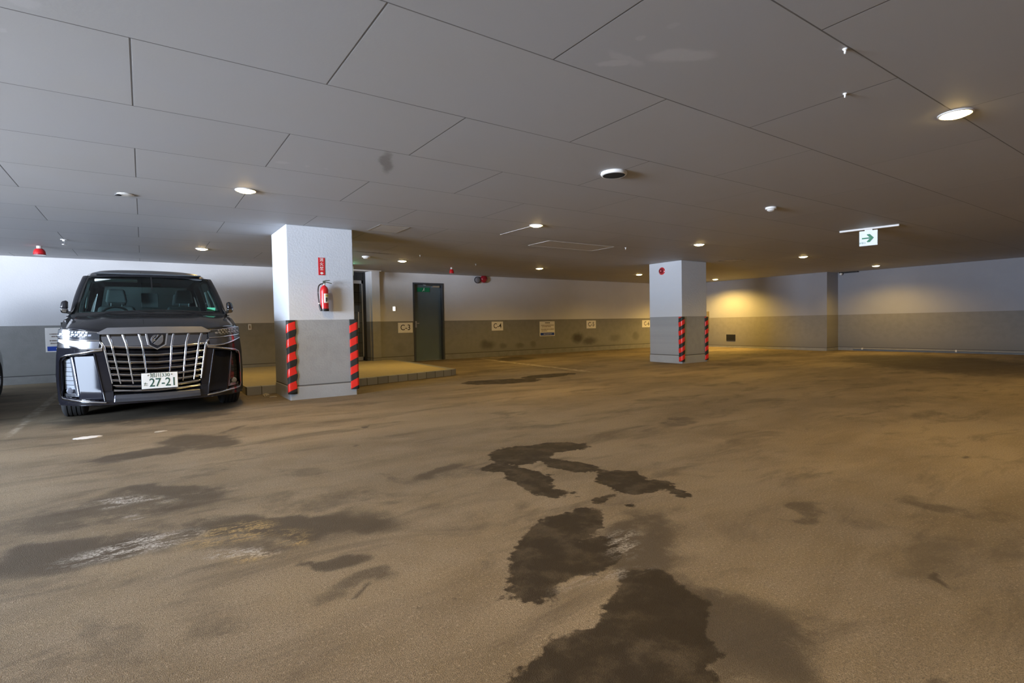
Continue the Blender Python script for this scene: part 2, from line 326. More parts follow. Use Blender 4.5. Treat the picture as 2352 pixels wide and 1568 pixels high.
def tile_wall_material():
    m, nt, b = base_mat('lobby_wall_tiles')
    geo = nt.nodes.new('ShaderNodeNewGeometry'); sep = nt.nodes.new('ShaderNodeSeparateXYZ'); nt.links.new(geo.outputs['Position'], sep.inputs[0])
    g = None
    for s, w in (('X', .30), ('Z', .30)):
        f = math_n(nt, 'FRACT', math_n(nt, 'DIVIDE', math_n(nt, 'ADD', sep.outputs[s], 40.), w))
        d = maprange(nt, math_n(nt, 'MINIMUM', f, math_n(nt, 'SUBTRACT', 1., f)), .015, .03, 1, 0)
        g = d if g is None else math_n(nt, 'MAXIMUM', g, d)
    c = mix_c(nt, noise(nt, geo.outputs['Position'], 4, 3), (.30, .27, .23), (.42, .38, .32)); c = mix_c(nt, g, c, (.09, .08, .07))
    nt.links.new(c, b.inputs['Base Color']); b.inputs['Roughness'].default_value = .35
    return m
M['tilewall'] = tile_wall_material()

# ------------------------------------------------------------------ mesh helpers
class MB:
    def __init__(s): s.v = []; s.f = []
    def add(s, vs, fs):
        o = len(s.v); s.v += [Vector(v) for v in vs]; s.f += [tuple(i+o for i in f) for f in fs]; return s
    def box(s, x0, x1, y0, y1, z0, z1):
        v = [(x, y, z) for z in (z0, z1) for y in (y0, y1) for x in (x0, x1)]
        return s.add(v, [(0, 2, 3, 1), (4, 5, 7, 6), (0, 1, 5, 4), (2, 6, 7, 3), (0, 4, 6, 2), (1, 3, 7, 5)])
    def hexa(s, bot, top):                    # two rings of equal length
        n = len(bot); v = list(bot)+list(top)
        return s.add(v, [tuple(range(n))[::-1], tuple(range(n, 2*n))]+[(i, (i+1) % n, n+(i+1) % n, n+i) for i in range(n)])
    def lathe(s, prof, c=(0, 0, 0), axis='z', n=32, closed_ends=True):
        c = Vector(c); vs = []; m = len(prof)
        for i in range(n):
            a = 2*PI*i/n
            for r, h in prof:
                p = {'z': (r*math.cos(a), r*math.sin(a), h), 'y': (r*math.cos(a), h, r*math.sin(a)), 'x': (h, r*math.cos(a), r*math.sin(a))}[axis]
                vs.append(c+Vector(p))
        fs = [(i*m+j, ((i+1) % n)*m+j, ((i+1) % n)*m+j+1, i*m+j+1) for i in range(n) for j in range(m-1)]
        if closed_ends: fs += [tuple(i*m for i in range(n))[::-1], tuple(i*m+m-1 for i in range(n))]
        return s.add(vs, fs)
    def tube(s, pts, r, n=10):
        pts = [Vector(p) for p in pts]; rs = r if isinstance(r, (list, tuple)) else [r]*len(pts); vs = []
        for k, p in enumerate(pts):
            t = (pts[min(k+1, len(pts)-1)]-pts[max(k-1, 0)]).normalized()
            a = t.cross(Vector((0, 0, 1))); a = a.normalized() if a.length > 1e-3 else Vector((1, 0, 0)); b = t.cross(a)
            vs += [p+(a*math.cos(2*PI*i/n)+b*math.sin(2*PI*i/n))*rs[k] for i in range(n)]
        m = len(pts)
        fs = [(k*n+i, k*n+(i+1) % n, (k+1)*n+(i+1) % n, (k+1)*n+i) for k in range(m-1) for i in range(n)]
        fs += [tuple(range(n))[::-1], tuple((m-1)*n+i for i in range(n))]
        return s.add(vs, fs)
    def grid(s, rows):
        n = len(rows[0]); vs = [p for r in rows for p in r]
        return s.add(vs, [(i*n+j, i*n+j+1, (i+1)*n+j+1, (i+1)*n+j) for i in range(len(rows)-1) for j in range(n-1)])
    def build(s, name, mat, parent=None, smooth=False, bevel=0, origin=None, local=False, segs=2, solid=0, subsurf=0, angle=35):
        o = Vector((0, 0, 0))
        if parent is not None and not local:
            q = parent
            while q is not None: o += q.location; q = q.parent
        elif origin is not None: o = Vector(origin)
        me = bpy.data.meshes.new(name); me.from_pydata([tuple(v-o) for v in s.v], [], s.f)
        bm = bmesh.new(); bm.from_mesh(me); bmesh.ops.remove_doubles(bm, verts=bm.verts, dist=1e-5); bmesh.ops.recalc_face_normals(bm, faces=bm.faces); bm.to_mesh(me); bm.free()
        me.materials.append(M[mat] if isinstance(mat, str) else mat)
        ob = bpy.data.objects.new(name, me); C.objects.link(ob)
        if parent is not None: ob.parent = parent
        elif origin is not None: ob.location = o
        if smooth:
            for p in me.polygons: p.use_smooth = True
            if angle: me.set_sharp_from_angle(angle=math.radians(angle))
        if solid: md = ob.modifiers.new('s', 'SOLIDIFY'); md.thickness = solid; md.offset = -1
        if subsurf: md = ob.modifiers.new('ss', 'SUBSURF'); md.levels = subsurf; md.render_levels = subsurf
        if bevel: md = ob.modifiers.new('b', 'BEVEL'); md.width = bevel; md.segments = segs; md.limit_method = 'ANGLE'
        return ob
def tag(o, label, cat, group=None):
    o['label'] = label; o['category'] = cat
    if group: o['group'] = group
    return o
def struct(o): o['kind'] = 'structure'; return o
def thing(name, label, cat, loc, group=None, rz=0):
    o = bpy.data.objects.new(name, None); C.objects.link(o); o.location = loc; o.rotation_euler = (0, 0, rz); o.empty_display_size = .1
    return tag(o, label, cat, group)
def text_mesh(name, body, size, mat, parent, loc, rot, extrude=.0008, sx=1., align='CENTER', bold=0.):
    cu = bpy.data.curves.new(name, 'FONT'); cu.body = body; cu.size = size; cu.align_x = align; cu.align_y = 'CENTER'; cu.extrude = extrude; cu.offset = bold
    tmp = bpy.data.objects.new('tmp', cu); C.objects.link(tmp)
    bpy.context.view_layer.update()
    me = bpy.data.meshes.new_from_object(tmp.evaluated_get(bpy.context.evaluated_depsgraph_get())); me.name = name
    bpy.data.objects.remove(tmp)
    me.materials.clear(); me.materials.append(M[mat])
    ob = bpy.data.objects.new(name, me); C.objects.link(ob)
    ob.parent = parent; ob.location = loc; ob.rotation_euler = rot; ob.scale = (sx, 1, 1)
    return ob
FACE_Y = (PI/2, 0, 0)                      # lettering that faces -Y (towards the camera side of the back wall)
FACE_X = (PI/2, 0, -PI/2)                  # lettering that faces -X

# ------------------------------------------------------------------ room shell
XL, YF, YB, XR, XR2 = -6.5, -6.5, 12.85, 17.4, 16.7
import numpy as np
def span(*segs):
    out = []
    for a, c, st in segs: out += list(np.arange(a, c-1e-6, st))
    return np.array(out+[segs[-1][1]])
fx_ = span((XL-.3, -2.2, .3), (-2.2, 6, .03), (6, XR+.3, .08)); fy_ = span((YF-.3, .5, .5), (.5, 5, .03), (5, 7.7, .06), (7.7, 13, .1), (13, 16.2, .4))
GX, GY = np.meshgrid(fx_, fy_); GZ = np.maximum(0, (GY-7.7)*.0097)
nx_, ny_ = len(fx_), len(fy_)
fm = bpy.data.meshes.new('floor'); co_ = np.stack([GX, GY, GZ], -1).reshape(-1, 3)
idx = np.arange(nx_*ny_).reshape(ny_, nx_); quads = np.stack([idx[:-1, :-1], idx[:-1, 1:], idx[1:, 1:], idx[1:, :-1]], -1).reshape(-1, 4)
fm.vertices.add(len(co_)); fm.vertices.foreach_set('co', co_.ravel().astype(np.float32))
fm.loops.add(quads.size); fm.loops.foreach_set('vertex_index', quads.ravel().astype(np.int32))
fm.polygons.add(len(quads)); fm.polygons.foreach_set('loop_start', (np.arange(len(quads))*4).astype(np.int32))
fm.update(calc_edges=True); fm.validate()
def vnoise(x, y, f, seed):
    rg_ = np.random.RandomState(seed).rand(256, 256); xf, yf = x*f+97.3, y*f+61.7; xi_, yi_ = np.floor(xf).astype(int), np.floor(yf).astype(int)
    tx, ty = xf-xi_, yf-yi_; tx, ty = tx*tx*(3-2*tx), ty*ty*(3-2*ty); g_ = lambda a, c: rg_[a % 256, c % 256]
    return (g_(xi_, yi_)*(1-tx)+g_(xi_+1, yi_)*tx)*(1-ty)+(g_(xi_, yi_+1)*(1-tx)+g_(xi_+1, yi_+1)*tx)*ty-.5
def warp(seed, k): return k*(.50*vnoise(GX, GY, 1.1, seed)+.30*vnoise(GX, GY, 2.7, seed+1)+.17*vnoise(GX, GY, 6.5, seed+2)+.07*vnoise(GX, GY, 13., seed+3))
for key, lst in STAINS.items():
    kw = {'wet': .16, 'line': 0, 'damp': .75, 'chalk': .4, 'ochre': .4}[key]; WX, WY = GX+warp(11, kw), GY+warp(29, kw)
    acc = np.full(GX.shape, -.3 if key == 'wet' else 0.)
    for it in lst:
        mx_, my_, ha, hb, th = plane_ellipse(fl, *it[:3]); kk = it[3] if len(it) > 3 else 1.
        dx_, dy_ = WX-mx_, WY-my_; u_ = (dx_*math.cos(th)+dy_*math.sin(th))/ha; v_2 = (-dx_*math.sin(th)+dy_*math.cos(th))/hb
        r_2 = np.sqrt(u_**2+v_2**2)
        if key == 'wet': val = (1-r_2)*min(hb, .25)+(kk-1)*.02
        else:
            w_1 = .45 if key != 'line' else .1
            t_2 = np.clip((1+w_1-r_2)/(2*w_1), 0, 1); val = kk*t_2*t_2*(3-2*t_2)
        acc = np.maximum(acc, val)
    at_ = fm.attributes.new(key, 'FLOAT', 'POINT'); at_.data.foreach_set('value', acc.ravel().astype(np.float32))
fm.materials.append(M['floor']); fo = bpy.data.objects.new('floor', fm); C.objects.link(fo); struct(fo)
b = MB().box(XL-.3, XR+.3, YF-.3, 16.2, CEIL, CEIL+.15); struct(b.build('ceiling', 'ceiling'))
AX0, AX1 = 2.95, 4.64                       # glazed entrance alcove
DX0, DX1, DZ = 5.80, 6.70, 2.105            # steel door
b = MB()
b.box(XL-.3, AX0, YB, YB+.4, -.1, CEIL); b.box(AX1, DX0, YB, YB+.4, -.1, CEIL); b.box(DX1, XR+.3, YB, YB+.4, -.1, CEIL)
b.box(DX0, DX1, YB, YB+.4, DZ, CEIL)
b.box(DX0, DX1, YB+.3, YB+.4, -.1, DZ)
struct(b.build('wall_back', 'wall_back'))
b = MB().box(AX1+.02, 4.865, YB-.13, YB+.001, -.05, CEIL); struct(b.build('trim_1', 'wall_back', bevel=.006))
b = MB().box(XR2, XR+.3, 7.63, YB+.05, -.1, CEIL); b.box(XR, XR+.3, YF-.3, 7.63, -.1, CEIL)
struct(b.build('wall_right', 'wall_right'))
b = MB().box(XL-.3, XR+.3, YF-.3, YF, -.1, CEIL); struct(b.build('wall_front', 'wall_plain'))
OY0, OY1, OZ, ADDED_SILL = 1.7, 5.6, 2.25, .75  # unseen entrance; its sill is added to block the low daylight
PY0, PY1, SILL2 = 8.9, 10.6, 1.33                        # a second, smaller opening, added to brighten the rear left bay               # wide vehicle entrance in the left wall, out of view
b = MB().box(XL-.3, XL, YF, OY0, -.1, CEIL); b.box(XL-.3, XL, OY1, PY0, -.1, CEIL); b.box(XL-.3, XL, PY1, YB, -.1, CEIL); b.box(XL-.3, XL, PY0, PY1, OZ, CEIL); b.box(XL-.3, XL, PY0, PY1, -.1, SILL2); b.box(XL-.3, XL, OY0, OY1, OZ, CEIL); b.box(XL-.3, XL, OY0, OY1, -.1, ADDED_SILL)
struct(b.build('wall_left', 'wall_plain'))
# base strips that stand a few millimetres proud
def strip(name, x0, x1, y0, y1, z1): struct(MB().box(x0, x1, y0, y1, -.02, z1).build(name, 'base'))
b = MB()
for x0, x1 in ((XL, AX0), (4.87, DX0), (DX1, XR2)): b.box(x0, x1, YB-.006, YB+.01, -.02, .186)
struct(b.build('baseboard_back', 'base'))
b = MB().box(XR2-.006, XR2+.01, 7.63, YB, -.02, .088); b.box(XR2-.006, XR, 7.624, 7.64, -.02, .088); b.box(XR-.006, XR+.01, YF, 7.63, -.02, .088)
struct(b.build('baseboard_right', 'base'))

# entrance alcove: lobby behind a glazed sliding door
b = MB()
b.box(AX0-.4, AX1+1.2, 15.6, 15.7, 0, CEIL); b.box(AX0-.45, AX0-.4, YB+.4, 15.7, 0, CEIL); b.box(AX1+1.2, AX1+1.25, YB+.4, 15.7, 0, CEIL)
struct(b.build('wall_lobby', 'tilewall'))
d2 = bpy.data.objects.new('door_2', None); C.objects.link(d2); d2.location = (AX0, 13.17, .13); struct(d2)
b = MB(); y0, y1 = 13.14, 13.21
b.box(AX0, AX1, y0, y1, 2.14, CEIL); b.box(AX1-.045, AX1, y0-.03, y1, .12, CEIL); b.box(AX0, AX0+.05, y0, y1, .12, CEIL)
b.build('frame', 'black', d2)
b = MB(); b.box(3.78, 4.585, 13.165, 13.19, .13, .22); b.box(3.78, 4.585, 13.165, 13.19, 2.06, 2.14); b.box(4.555, 4.585, 13.165, 13.19, .13, 2.14); b.box(3.78, 3.81, 13.165, 13.19, .13, 2.14)
b.box(3.0, 3.78, 13.165, 13.19, .13, .22); b.box(3.0, 3.78, 13.165, 13.19, 2.06, 2.14)
b.build('door_rail', 'alu', d2)
MB().box(3.0, 4.555, 13.172, 13.182, .22, 2.06).build('pane', 'doorglass', d2)
b = MB().box(4.44, 4.47, 13.15, 13.17, .95, 1.35); b.build('door_pull', 'alu', d2)
struct(MB().box(AX0, 4.86, YB-.26, YB-.23, CEIL-.02, CEIL).build('trim_2', 'white'))

# landing with tiled kerb in front of the entrance
g = [(1.2, 8.458), (2.9, 8.50), (4.72, 8.92), (4.93, 9.02), (5.30, 12.84), (1.2, 12.84)]
def zz(p, h): return (p[0], p[1], h)
top = .125
pl = thing('entrance_landing', 'low ochre paved landing behind the extinguisher column, edged with grey tiles', 'landing', (3.2, 10.6, floor_z(10.6)))
ins = [(1.2, 8.575), (2.88, 8.62), (4.66, 9.03), (4.80, 9.12), (5.17, 12.84), (1.2, 12.84)]
b = MB(); b.hexa([zz(p, -.02) for p in ins], [zz(p, top+.001) for p in ins]); b.build('paving', 'pave', pl)
b = MB()
for (a, c, ia, ic) in [(g[i], g[i+1], ins[i], ins[i+1]) for i in range(4)]:
    b.hexa([zz(a, -.02), zz(c, -.02), zz(ic, -.02), zz(ia, -.02)], [zz(a, top), zz(c, top-.0), zz(ic, top), zz(ia, top)])
b.build('kerb', 'kerb', pl)

# steel door
d1 = bpy.data.objects.new('door_1', None); C.objects.link(d1); d1.location = (DX0, YB+.1, .05); struct(d1)
b = MB(); b.box(DX0, DX0+.045, YB-.012, YB+.14, .03, DZ); b.box(DX1-.045, DX1, YB-.012, YB+.14, .03, DZ); b.box(DX0+.045, DX1-.045, YB-.012, YB+.14, DZ-.045, DZ)
b.build('frame', 'door_frame', d1)
MB().box(DX0+.048, DX1-.048, YB+.10, YB+.138, .05, DZ-.048).build('door_leaf', 'steel_door', d1, bevel=.003)
b = MB().box(DX0+.11, DX0+.13, YB+.06, YB+.10, 1.03, 1.05); b.box(DX0+.08, DX0+.19, YB+.05, YB+.065, 1.03, 1.05); b.box(DX0+.09, DX0+.14, YB+.092, YB+.10, .93, 1.10)
b.build('lever_handle', 'alu', d1)
b = MB().box(DX0+.60, DX0+.80, YB+.04, YB+.10, DZ-.115, DZ-.065); b.tube([(DX0+.62, YB+.05, DZ-.07), (DX0+.38, YB+.02, DZ-.06), (DX0+.33, YB+.06, DZ-.05)], .009)
b.build('door_closer', 'alu', d1)
MB().box(DX0, DX1, YB-.02, YB+.3, -.01, .052).build('sill', 'alu', d1)

# ------------------------------------------------------------------ columns
def column(x0, x1, y0, y1, label):
    t = thing('concrete_column', label, 'column', ((x0+x1)/2, (y0+y1)/2, 0))
    MB().box(x0, x1, y0, y1, -.02, CEIL).build('shaft', 'column', t, bevel=.012, segs=2)
    MB().box(x0-.005, x1+.005, y0-.005, y1+.005, -.02, .178).build('plinth', pm('plinth_grey', (.33, .35, .365), .75, var=.1, scale=5, bump=.3), t, bevel=.01)
    return t
c1 = (1.595, 2.485, 7.50, 8.45); c2 = (10.03, 10.95, 7.69, 8.62)
column(*c1, 'square white and grey column carrying the red fire extinguisher')
column(*c2, 'square white and grey column with a round red lamp high on its side')
# corner guards
def guard(x, y, sx, sy, ztop, zbot, r, label, wob=0):
    """quarter-round rubber guard wrapped on the column corner (x, y); sx, sy point outwards"""
    mb = MB(); n = 14; rows = []
    for k in range(25):
        z = zbot + (ztop-zbot)*k/24
        w = 1 + wob*.12*math.sin(k*1.3)*(1 if 3 < k < 22 else 0)
        ring = []
        L = r*.95                              # the wings lie on both faces
        pts = [(-L, .008), (-L*.9, .020)] + [(math.cos(PI/2-a)*r*.42-.001, math.sin(PI/2-a)*r*.42-.001) for a in [PI/2*i/8 for i in range(9)]] + [(.020, -L*.9), (.008, -L)]
        for u, v in pts: ring.append((x+sx*u*w, y+sy*v*w, z))
        rows.append(ring)
    mb.grid(rows)
    inner = [(x-sx*.95*r, y, 0), (x, y, 0), (x, y-sy*.95*r, 0)]
    o = mb.build('corner_guard', 'stripes', origin=(x, y, zbot), smooth=True, solid=.012)
    bo = None
    return tag(o, label, 'corner guard', 'striped corner guards')
guard(c1[0], c1[2], -1, -1, 1.07, .085, .088, 'red and black striped corner guard on the left edge of the extinguisher column', 1)
guard(c1[1], c1[2], 1, -1, 1.075, .085, .088, 'red and black striped corner guard on the right edge of the extinguisher column')
guard(c2[0], c2[2], -1, -1, 1.065, .045, .088, 'red and black striped corner guard on the near edge of the far column', .5)
guard(c2[1], c2[2], 1, -1, 1.062, .04, .088, 'red and black striped corner guard on the far right edge of the far column')
# ------------------------------------------------------------------ fire extinguisher and its sign
ex, ey = 2.045, 7.41
t = thing('fire_extinguisher', 'red fire extinguisher with black hose hung on the near column', 'fire extinguisher', (ex, ey, 1.19))
r = .055
b = MB().lathe([(0, 1.205), (r, 1.205), (r, 1.46), (r*.96, 1.485), (r*.75, 1.515), (r*.40, 1.532), (r*.32, 1.545), (0, 1.545)], (ex, ey, 0)); b.build('cylinder', 'red', t, smooth=True)
MB().lathe([(0, 1.188), (r*.98, 1.188), (r*1.02, 1.20), (r*1.02, 1.222), (0, 1.222)], (ex, ey, 0)).build('foot_ring', 'black', t, smooth=True)
MB().lathe([(0, 1.535), (.019, 1.535), (.019, 1.562), (.012, 1.566), (.012, 1.585), (0, 1.585)], (ex, ey, 0)).build('valve', 'white', t, smooth=True)
b = MB(); b.tube([(ex-.02, ey-.01, 1.575), (ex+.02, ey-.01, 1.585), (ex+.10, ey-.012, 1.566)], .006); b.tube([(ex-.012, ey-.01, 1.59), (ex+.02, ey-.01, 1.603), (ex+.075, ey-.012, 1.607)], .006)
b.box(ex-.016, ex+.016, ey-.02, ey+.004, 1.565, 1.60); b.build('lever', pm('grey_green_metal', (.20, .24, .20), .4, .6), t, smooth=True)
pts = [(ex-.012, ey-.01, 1.555), (ex-.04, ey-.012, 1.556), (ex-.072, ey-.012, 1.53), (ex-.084, ey-.012, 1.47), (ex-.083, ey-.012, 1.38), (ex-.075, ey-.014, 1.30)]
cr = []
for i in range(len(pts)-1):
    p0, p1, p2, p3 = [Vector(pts[max(0, min(len(pts)-1, k))]) for k in (i-1, i, i+1, i+2)]
    for k in range(6):
        t_ = k/6; cr.append(.5*((2*p1)+(p2-p0)*t_+(2*p0-5*p1+4*p2-p3)*t_**2+(3*p1-p0-3*p2+p3)*t_**3))
cr.append(Vector(pts[-1]))
MB().tube(cr, .008).build('hose', 'black', t, smooth=True)
b = MB().tube([(ex-.076, ey-.014, 1.298), (ex-.074, ey-.014, 1.286)], .011); b.build('hose_ferrule', 'white', t)
MB().tube([(ex-.074, ey-.014, 1.285), (ex-.068, ey-.016, 1.25), (ex-.05, ey-.02, 1.195)], [.009, .014, .019]).build('nozzle', 'black', t, smooth=True)
def arc_label(mb, z0, z1, a0, a1, rr):
    rows = [[(ex+rr*math.cos(a0+(a1-a0)*i/14), ey+rr*math.sin(a0+(a1-a0)*i/14), z) for i in range(15)] for z in (z0, z1)]; mb.grid(rows); return mb
arc_label(MB(), 1.30, 1.425, -PI*.62, -PI*.18, r+.0012).build('label', 'signwhite', t, solid=.0008)
arc_label(MB(), 1.385, 1.412, -PI*.50, -PI*.26, r+.0022).build('label_band', 'yellow', t, solid=.0008)
b = MB(); arc_label(b, 1.315, 1.372, -PI*.48, -PI*.38, r+.0022); arc_label(b, 1.33, 1.372, -PI*.34, -PI*.30, r+.0022); b.build('label_print', 'ink', t, solid=.0008)
MB().box(ex-.03, ex+.03, ey+.05, 7.50, 1.35, 1.44).build('wall_bracket', 'black', t)
t = thing('extinguisher_sign', 'small upright red sign with white characters above the fire extinguisher', 'sign', (2.044, 7.498, 1.685))
MB().box(2.0, 2.088, 7.495, 7.4995, 1.685, 1.925).build('plate', 'redm', t, bevel=.001)
for ch, z in zip('消火器', (1.892, 1.832, 1.772)):
    text_mesh('lettering', ch, .054, 'signwhite', t, Vector((2.044, 7.494, z))-t.location, FACE_Y, bold=.0006)
b = MB(); zc = 1.708
b.hexa([(2.016, 7.494, zc+.006), (2.044, 7.494, zc-.014), (2.072, 7.494, zc+.006)], [(2.016, 7.4955, zc+.006), (2.044, 7.4955, zc-.014), (2.072, 7.4955, zc+.006)])
b.box(2.03, 2.058, 7.494, 7.4955, zc+.006, zc+.018)
b.build('arrow', 'signwhite', t)

# ------------------------------------------------------------------ wall signs
def bay_sign(pa, pb, body, label):
    a = on(pa, 1, YB); c = on(pb, 1, YB); x0, x1, z0, z1 = a.x, c.x, c.z, a.z
    t = thing('bay_number_sign', label, 'sign', ((x0+x1)/2, YB-.002, z0), 'parking bay number signs')
    MB().box(x0, x1, YB-.006, YB+.002, z0, z1).build('plate', 'signwhite', t, bevel=.002)
    text_mesh('lettering', body, (z1-z0)*.78, 'ink', t, (0, -.0055, (z1-z0)/2), FACE_Y, sx=.92, bold=.0006)
bay_sign((914, 741), (948, 763.5), 'C-3', 'white parking bay sign reading C-3 left of the steel door')
bay_sign((1129, 738.5), (1155.5, 758.5), 'C-4', 'white parking bay sign reading C-4 on the grey dado')
bay_sign((1347, 736), (1368.5, 753.5), 'C-5', 'white parking bay sign reading C-5 on the grey dado')
bay_sign((1474.5, 735), (1495.5, 751), 'C-6', 'white parking bay sign half hidden behind the far column, showing a C')
def notice(x0, x1, z0, z1, label, n=4):
    t = thing('notice_board', label, 'sign', ((x0+x1)/2, YB-.002, z0))
    MB().box(x0, x1, YB-.010, YB+.002, z0, z1).build('plate', 'signwhite', t, bevel=.003)
    w, h = x1-x0, z1-z0
    MB().box(x0+w*.04, x1-w*.04, YB-.012, YB-.0095, z0+h*.05, z0+h*.235).build('blue_band', 'blue', t)
    rnd = random.Random(int(x0*10)+3)
    def marks(name, mat, rows_, hh, yy=YB-.0118):
        mb = MB()
        for zc, xa, xb in rows_:
            x = x0+w*xa
            while x < x0+w*xb:
                ww = w*rnd.uniform(.022, .04); k = rnd.uniform(.5, 1)
                mb.box(x, x+ww*.8, yy, YB-.0098, z0+h*(zc-hh*k/2), z0+h*(zc+hh*k/2)); x += ww
        mb.build(name, mat, t)
    marks('title_print', 'ink', [(.90, .36, .68)], .07)
    for rr_ in ((.74, .10, .94), (.64, .14, .70), (.47, .10, .96), (.36, .12, .45)): marks('text_line', 'inkbrown', [rr_], .055)
    marks('band_print', 'signwhite', [(.14, .25, .80)], .05, YB-.0130)
notice(9.951, 10.542, .588, 1.040, 'white notice board with a blue bottom band between bay signs C-4 and C-5')
notice(-1.47, -.88, .610, 1.058, 'white notice board with a blue bottom band half hidden behind the black van')
# little wall plates
t = thing('intercom', 'small pale intercom with a bright face above the C-3 sign', 'intercom', (5.27, YB, 1.35))
MB().box(5.225, 5.315, YB-.02, YB+.003, 1.345, 1.50).build('housing', 'white', t, bevel=.003); MB().box(5.24, 5.30, YB-.024, YB-.019, 1.37, 1.47).build('lit_face', emis('intercom_glow', (1, .95, .85), 1.2), t)
t = thing('wall_outlet', 'small white outlet plate low on the dado beside the black van', 'outlet', (1.925, YB, .954))
MB().box(1.895, 1.958, YB-.012, YB, .954, 1.078).build('plate', 'white', t, bevel=.003); MB().box(1.912, 1.94, YB-.014, YB-.011, .98, 1.05).build('socket', 'inkbrown', t)
t = thing('wall_vent', 'small dark square vent grille low on the right-hand wall', 'vent', (XR2, 10.77, .27))
MB().box(XR2-.02, XR2, 10.60, 10.94, .265, .48).build('frame', 'black', t, bevel=.004)
b = MB()
for k in range(6): b.box(XR2-.028, XR2-.019, 10.63, 10.91, .285+k*.03, .297+k*.03)
b.build('grille', 'blackm', t)
t = thing('hose_cabinet', 'narrow grey-brown cabinet on the right wall just beyond the far column', 'cabinet', (XR2-.08, 11.9, .60))
MB().box(XR2-.13, XR2+.003, 11.62, 12.25, .60, 1.30).build('body', pm('cabinet_paint', (.16, .14, .11), .5), t, bevel=.006); MB().box(XR2-.14, XR2-.131, 11.66, 12.21, .64, 1.26).build('door', 'black', t, bevel=.003)
# lamp on column 2, bells on the back wall
t = thing('indicator_lamp', 'round dark red indicator lamp on the side of the far column', 'lamp', (10.03, 8.235, 2.145))
MB().lathe([(0, 0), (.085, 0), (.085, -.015), (.07, -.022), (0, -.022)], (10.03, 8.235, 2.145), 'x').build('base', 'red', t, smooth=True)
MB().lathe([(.064, -.02), (.058, -.05), (.035, -.075), (0, -.085)], (10.03, 8.235, 2.145), 'x').build('dome', 'darkred', t, smooth=True)
pa = on((1109, 641), 1, YB); pb_ = on((1095, 643), 1, YB)
t = thing('alarm_bell', 'dark red round alarm bell high on the back wall', 'alarm', (pa.x, YB, pa.z))
MB().lathe([(0, 0), (.05, 0), (.05, -.05), (.11, -.05), (.108, -.08), (.08, -.115), (.03, -.13), (0, -.131)], (pa.x, YB, pa.z), 'y').build('gong', 'darkred', t, smooth=True)
MB().box(pa.x-.05, pa.x+.05, YB-.05, YB, pa.z+.06, pa.z+.13).build('bracket', 'black', t)
t = thing('warning_lamp', 'grey round lamp beside the red alarm bell on the back wall', 'lamp', (pb_.x, YB, pb_.z))
MB().lathe([(0, .003), (.085, .003), (.085, -.06), (.07, -.09), (.03, -.11), (0, -.112)], (pb_.x, YB, pb_.z), 'y').build('body', pm('lamp_grey', (.16, .15, .16), .4), t, smooth=True)
MB().lathe([(.088, -.03), (.094, -.03), (.094, -.055), (.088, -.055)], (pb_.x, YB, pb_.z), 'y', closed_ends=False).build('rim', 'black', t)

# ------------------------------------------------------------------ ceiling fittings
LAMPS = [((2195, 261), 'big bright downlight near the upper right corner', 1.), ((565, 437), 'lit downlight above the van, left of the near column', 1.), ((464, 571), 'lit downlight over the van roof by the back wall', .7),
         ((1232, 517), 'lit downlight in the middle of the ceiling beside a pale strip', 1.), ((1606, 561), 'lit downlight just above the far column', 1.), ((1845, 589), 'lit downlight between the far column and the exit sign', .9),
         ((2012, 610), 'lit downlight close to the right wall below the exit sign', 1.5), ((924, 599), 'lit downlight above the C-3 bay sign', 1.), ((1239, 616), 'lit downlight above the notice board on the back wall', 1.),
         ((1468, 630), 'lit downlight just left of the far column', 1.), ((1643, 641), 'lit downlight in the corner beyond the far column, yellow pool below', 4.6)]
LW = (1., .61, .13)
def spot(x, y, e, z=CEIL-.045, ang=155, blend=.6, col=LW):
    li = bpy.data.lights.new('downlight_beam', 'SPOT'); li.energy = e; li.color = col; li.spot_size = math.radians(ang); li.spot_blend = blend; li.shadow_soft_size = .06
    o = bpy.data.objects.new('downlight_beam', li); C.objects.link(o); o.location = (x, y, z); return o
LAMP_W = 52
WORLD = 40.0
gx = [.895, 4.57, 8.25, 11.95, 15.85]
for p, lab, k in LAMPS:
    q = cl(p); x, y = q.x, q.y
    t = thing('downlight', lab, 'ceiling light', (x, y, CEIL), 'round recessed downlights')
    MB().lathe([(.082, 0), (.100, 0), (.100, -.006), (.090, -.010), (.082, -.006), (.082, 0)], (x, y, CEIL), closed_ends=False).build('trim_ring', 'whitem', t, smooth=True)
    MB().lathe([(0, 0), (.083, 0), (.083, -.006), (.06, -.020), (.03, -.026), (0, -.028)], (x, y, CEIL), closed_ends=False).build('lens', 'lampglow', t, smooth=True)
    spot(x, y, LAMP_W*k)
for x, y in ((.9, 1.3), (8.25, 1.3), (11.95, 1.3), (.9, -3.3), (4.6, -3.3), (8.25, -3.3)): spot(x, y, LAMP_W)
